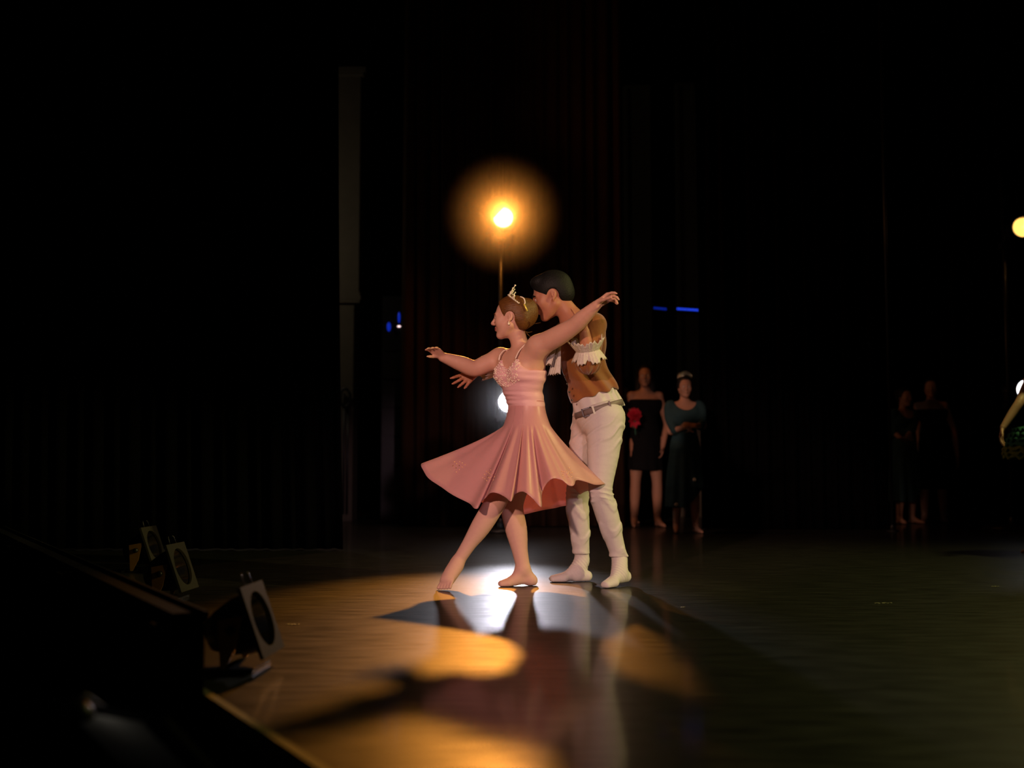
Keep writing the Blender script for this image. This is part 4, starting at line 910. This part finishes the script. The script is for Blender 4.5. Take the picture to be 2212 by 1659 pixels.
# dancer cut off by the right edge of the picture
yT = 2.0; fT = A_([X(2262, yT), yT, 0.0]); tT = lambda px, py, dy=0: W(px, py, yT + dy)
PT, TT, _ = bystander('dancer in a green tulle tutu at the right edge, arm lowered', fT, 1.56, (-.9, -.43, 0),
    [(tT(2325, 870, -.2), tT(2350, 925, -.22)), (tT(2203, 868, -.05), tT(2167, 923, -.12), nrm([-.25, -.1, -.95]), nrm([.55, -.5, -.2]), nrm([-.35, -.8, .0]))], 'teal', .72, 1.22, 'tiara', (.15, .16), skin='skin_w', h=.006)
for k, (rr, zz_, dz) in enumerate(((.300, .80, -.11), (.308, .80, -.085), (.306, .82, -.075), (.298, .84, -.06), (.285, .86, -.045), (.265, .88, -.03), (.235, .90, -.01))):
    P = []; c = A_([fT[0], fT[1], 0.0])
    for j in range(9):
        t = j / 8; r = []
        for i in range(160):
            a = 2 * PI * i / 160; rad = .10 + (rr - .10) * t; r.append(c + A_([math.cos(a) * rad, math.sin(a) * rad, .93 + (zz_ + dz - .93) * t ** 1.3 + .009 * t * math.sin(a * (17 + 2 * k) + k) + .006 * t * math.sin(a * 31 + k)]))
        P.append(r)
    solid(link('tulle_layer', MB().grid(P, True).mesh('tulle_layer'), PT, 'tulle_y' if k < 3 else 'tutu'), .0015)

# ------------------------------------------------------------------ footlights along the stage edge
def footlight(base, aim, label, tilt=.32, s=1.0):
    """square-fronted floor lamp: frame, reflector, bulb, can, yoke bracket and base"""
    P = empty('footlight', base, label, 'footlight', 'footlights along the stage edge'); base = A_(base, float)
    f0 = nrm([aim[0], aim[1], 0]); ax = nrm(f0 + A_([0, 0, tilt])); R = frame(ax); l, u = R[:, 1], R[:, 2]; c = base + A_([0, 0, .155 * s]) + f0 * .02
    n = 32; hs = .118 * s; ring = []; sq = []; V = []; Fc = []
    for k in range(n):
        a = 2 * PI * k / n; cs, sn = math.cos(a), math.sin(a); m_ = max(abs(cs), abs(sn)); ring.append((cs * .092 * s, sn * .092 * s)); sq.append((cs / m_ * hs, sn / m_ * hs))
    for d in (0, .012): V += [c + ax * d + l * x + u * y for x, y in ring] + [c + ax * d + l * x + u * y for x, y in sq]
    for k in range(n):
        j = (k + 1) % n
        Fc += [(2*n+k, 3*n+k, 3*n+j, 2*n+j), (k, j, n+j, n+k), (n+k, n+j, 3*n+j, 3*n+k), (k, 2*n+k, 2*n+j, j)]
    link('gel_frame', mesh('gel_frame', V, Fc), P, 'olive', False)
    link('reflector', MB().lathe([(-.10 * s, .008), (-.098 * s, .03 * s), (-.085 * s, .055 * s), (-.055 * s, .078 * s), (-.005, .090 * s)], c, ax, 32).mesh('reflector'), P, 'chrome')
    link('bulb', MB().ball(c - ax * .055 * s, .022 * s, 8).mesh('bulb'), P, 'glass')
    link('can', MB().lathe([(-.001, .100 * s), (-.06 * s, .097 * s), (-.13 * s, .075 * s), (-.17 * s, .05 * s), (-.175 * s, 0)], c, ax, 28).mesh('can'), P, 'blackmetal')
    for s1 in (-1, 1):
        q = MB(); o = c + l * s1 * .112 * s - ax * .06; w2 = nrm([-f0[1], f0[0], 0])
        V = [o + w2 * d + f0 * x + A_([0, 0, z]) for d in (0, .006) for x, z in ((-.045, .03), (.035, .045), (.012, -.06), (-.02, o[2] * -1 + .012), (-.035, o[2] * -1 + .012))]
        q.add(V, [(0, 1, 2, 3, 4), (9, 8, 7, 6, 5)] + [(i, 5 + i, 5 + (i + 1) % 5, (i + 1) % 5) for i in range(5)]); yk = link('bracket', q.mesh('bracket'), P, 'brass', False)
        link('knob', MB().lathe([(0, 0), (0, .014), (.018, .014), (.018, 0)], o, w2 * s1, 12).mesh('knob'), yk, 'blackmetal')
    link('base_plate', MB().box(base - f0 * .05 + A_([0, 0, .007]), (.16 * s, .20 * s, .012), frame(f0)).mesh('base_plate'), P, 'blackmetal', False)
    for k in range(2): link('gel_clip', MB().tube([c + u * hs + l * (.04 - .08 * k), c + u * (hs + .035) + l * (.035 - .07 * k), c + u * (hs + .04) + l * (.02 - .05 * k)], .003, 5).mesh('gel_clip'), P, 'blackmetal')
for (px, py, lab) in ((322, 1234, 'farthest black footlight with olive square frame near the stage edge'), (380, 1295, 'middle footlight with square frame and pinkish reflector'), (546, 1442, 'nearest and largest footlight with a blurred square frame')):
    g = G(px, py); footlight(g, (1.0, -.07), lab, .36)
# music stand with a pale sheet down in the pit, almost lost in the dark
mp_ = W(300, 1605, -3.7); ms = empty('music_stand', (mp_[0], mp_[1], -1.11), 'dark music stand with a pale sheet at the bottom left', 'music stand')
RR = frame([.35, .6, .7]); 
link('desk', MB().box(mp_, (.012, .34, .24), RR).mesh('desk'), ms, 'blackmetal', False); link('ledge', MB().box(mp_ - RR[:, 2] * .12 - RR[:, 0] * .02, (.05, .34, .01), RR).mesh('ledge'), ms, 'blackmetal', False)
link('post', MB().tube([mp_ - A_([0, 0, .05]), (mp_[0], mp_[1], -1.05)], .012, 8).mesh('post'), ms, 'blackmetal')
for k in range(3): a = 2 * PI * k / 3; link('leg', MB().tube([(mp_[0], mp_[1], -.95), (mp_[0] + .22 * math.cos(a), mp_[1] + .22 * math.sin(a), -1.10)], .009, 6).mesh('leg'), ms, 'blackmetal')
sh = link('sheet', MB().box(mp_ + RR[:, 0] * -.012 + RR[:, 2] * .01, (.003, .22, .20), RR).mesh('sheet'), None, 'paper', False); tag(sh, 'pale sheet of music resting on the dark stand', 'sheet music')
# scraps of tape on the dance floor
for px, py, ln, an, lab in ((1908, 1304, .085, .10, 'longest pale scrap of tape on the right of the floor'), (632, 1350, .055, .05, 'thin pale scrap of tape left of the dancers'), (1475, 1313, .02, .3, 'tiny pale scrap of tape right of the dancers'), (2150, 1268, .04, .0, 'pale scrap of tape near the right edge of the picture')):
    g = G(px, py); q = MB(); n = 9; V = []
    for i in range(n):
        t = i / (n - 1) - .5; wd = .006 * (1.2 - abs(t)) + .002 * math.sin(i * 2.3); V += [(g[0] + t * ln, g[1] - wd + t * ln * an, .0022 + .002 * (i % 2)), (g[0] + t * ln, g[1] + wd + t * ln * an + .004 * math.sin(i * 1.7), .0022 + .001 * (i % 3))]
    q.add(V, [(2*i, 2*i+2, 2*i+3, 2*i+1) for i in range(n - 1)]); o = solid(link('tape_scrap', q.mesh('tape_scrap'), None, 'tape', False), .001); tag(o, lab, 'tape', 'tape scraps on the floor')

lp = mp_ + RR[:, 2] * .16 - RR[:, 0] * .05  # added lamp, housing and stem included, put in to light the sheet
link('added_stand_lamp', MB().lathe([(0, .03), (-.02, .028), (-.035, .012), (-.035, 0)], lp, nrm([.0, .1, -1]), 14).mesh('added_stand_lamp'), ms, 'blackmetal')
link('added_lamp_stem', MB().tube(spline([mp_ + RR[:, 2] * .12, mp_ + RR[:, 2] * .18 - RR[:, 0] * .01, lp + A_([0, 0, .034])], 8, False), .004, 6).mesh('added_lamp_stem'), ms, 'blackmetal')
bulb('sheet_fill_light', lp + A_([0, 0, -.012]), .014, (1.0, .9, .75), .01)  # faint added fill, keeps the sheet from going black
# black masking boards fixed along the outside of the stage edge
g0 = G(462, 1514); ty = nrm(A_([edge_x(4.0) - edge_x(0.0), 4.0, 0])); on = A_([-ty[1], ty[0], 0]); s0 = A_([edge_x(g0[1]), g0[1], 0.0])
for i, lab in enumerate(('nearest black masking board outside the stage edge', 'middle black masking board along the stage edge', 'farthest black masking board along the stage edge')):
    q0 = s0 + ty * (1.62 * i); mid = q0 + ty * .80 + on * .06; Rm = np.stack([ty, on, [0, 0, 1]], 1)
    P = empty('masking_board', (mid[0], mid[1], -1.11), lab, 'board', 'masking boards along the stage edge')
    link('panel', MB().box((mid[0], mid[1], -.43), (1.60, .04, 1.36), Rm).mesh('panel'), P, 'black', False)
    link('top_rail', MB().box((mid[0] + on[0] * .02, mid[1] + on[1] * .02, .235), (1.60, .10, .03), Rm).mesh('top_rail'), P, 'black', False)
    for e in (-.78, .78):
        z = mid + ty * e + on * .07; link('stile', MB().box((z[0], z[1], -.44), (.05, .10, 1.33), Rm).mesh('stile'), P, 'black', False)
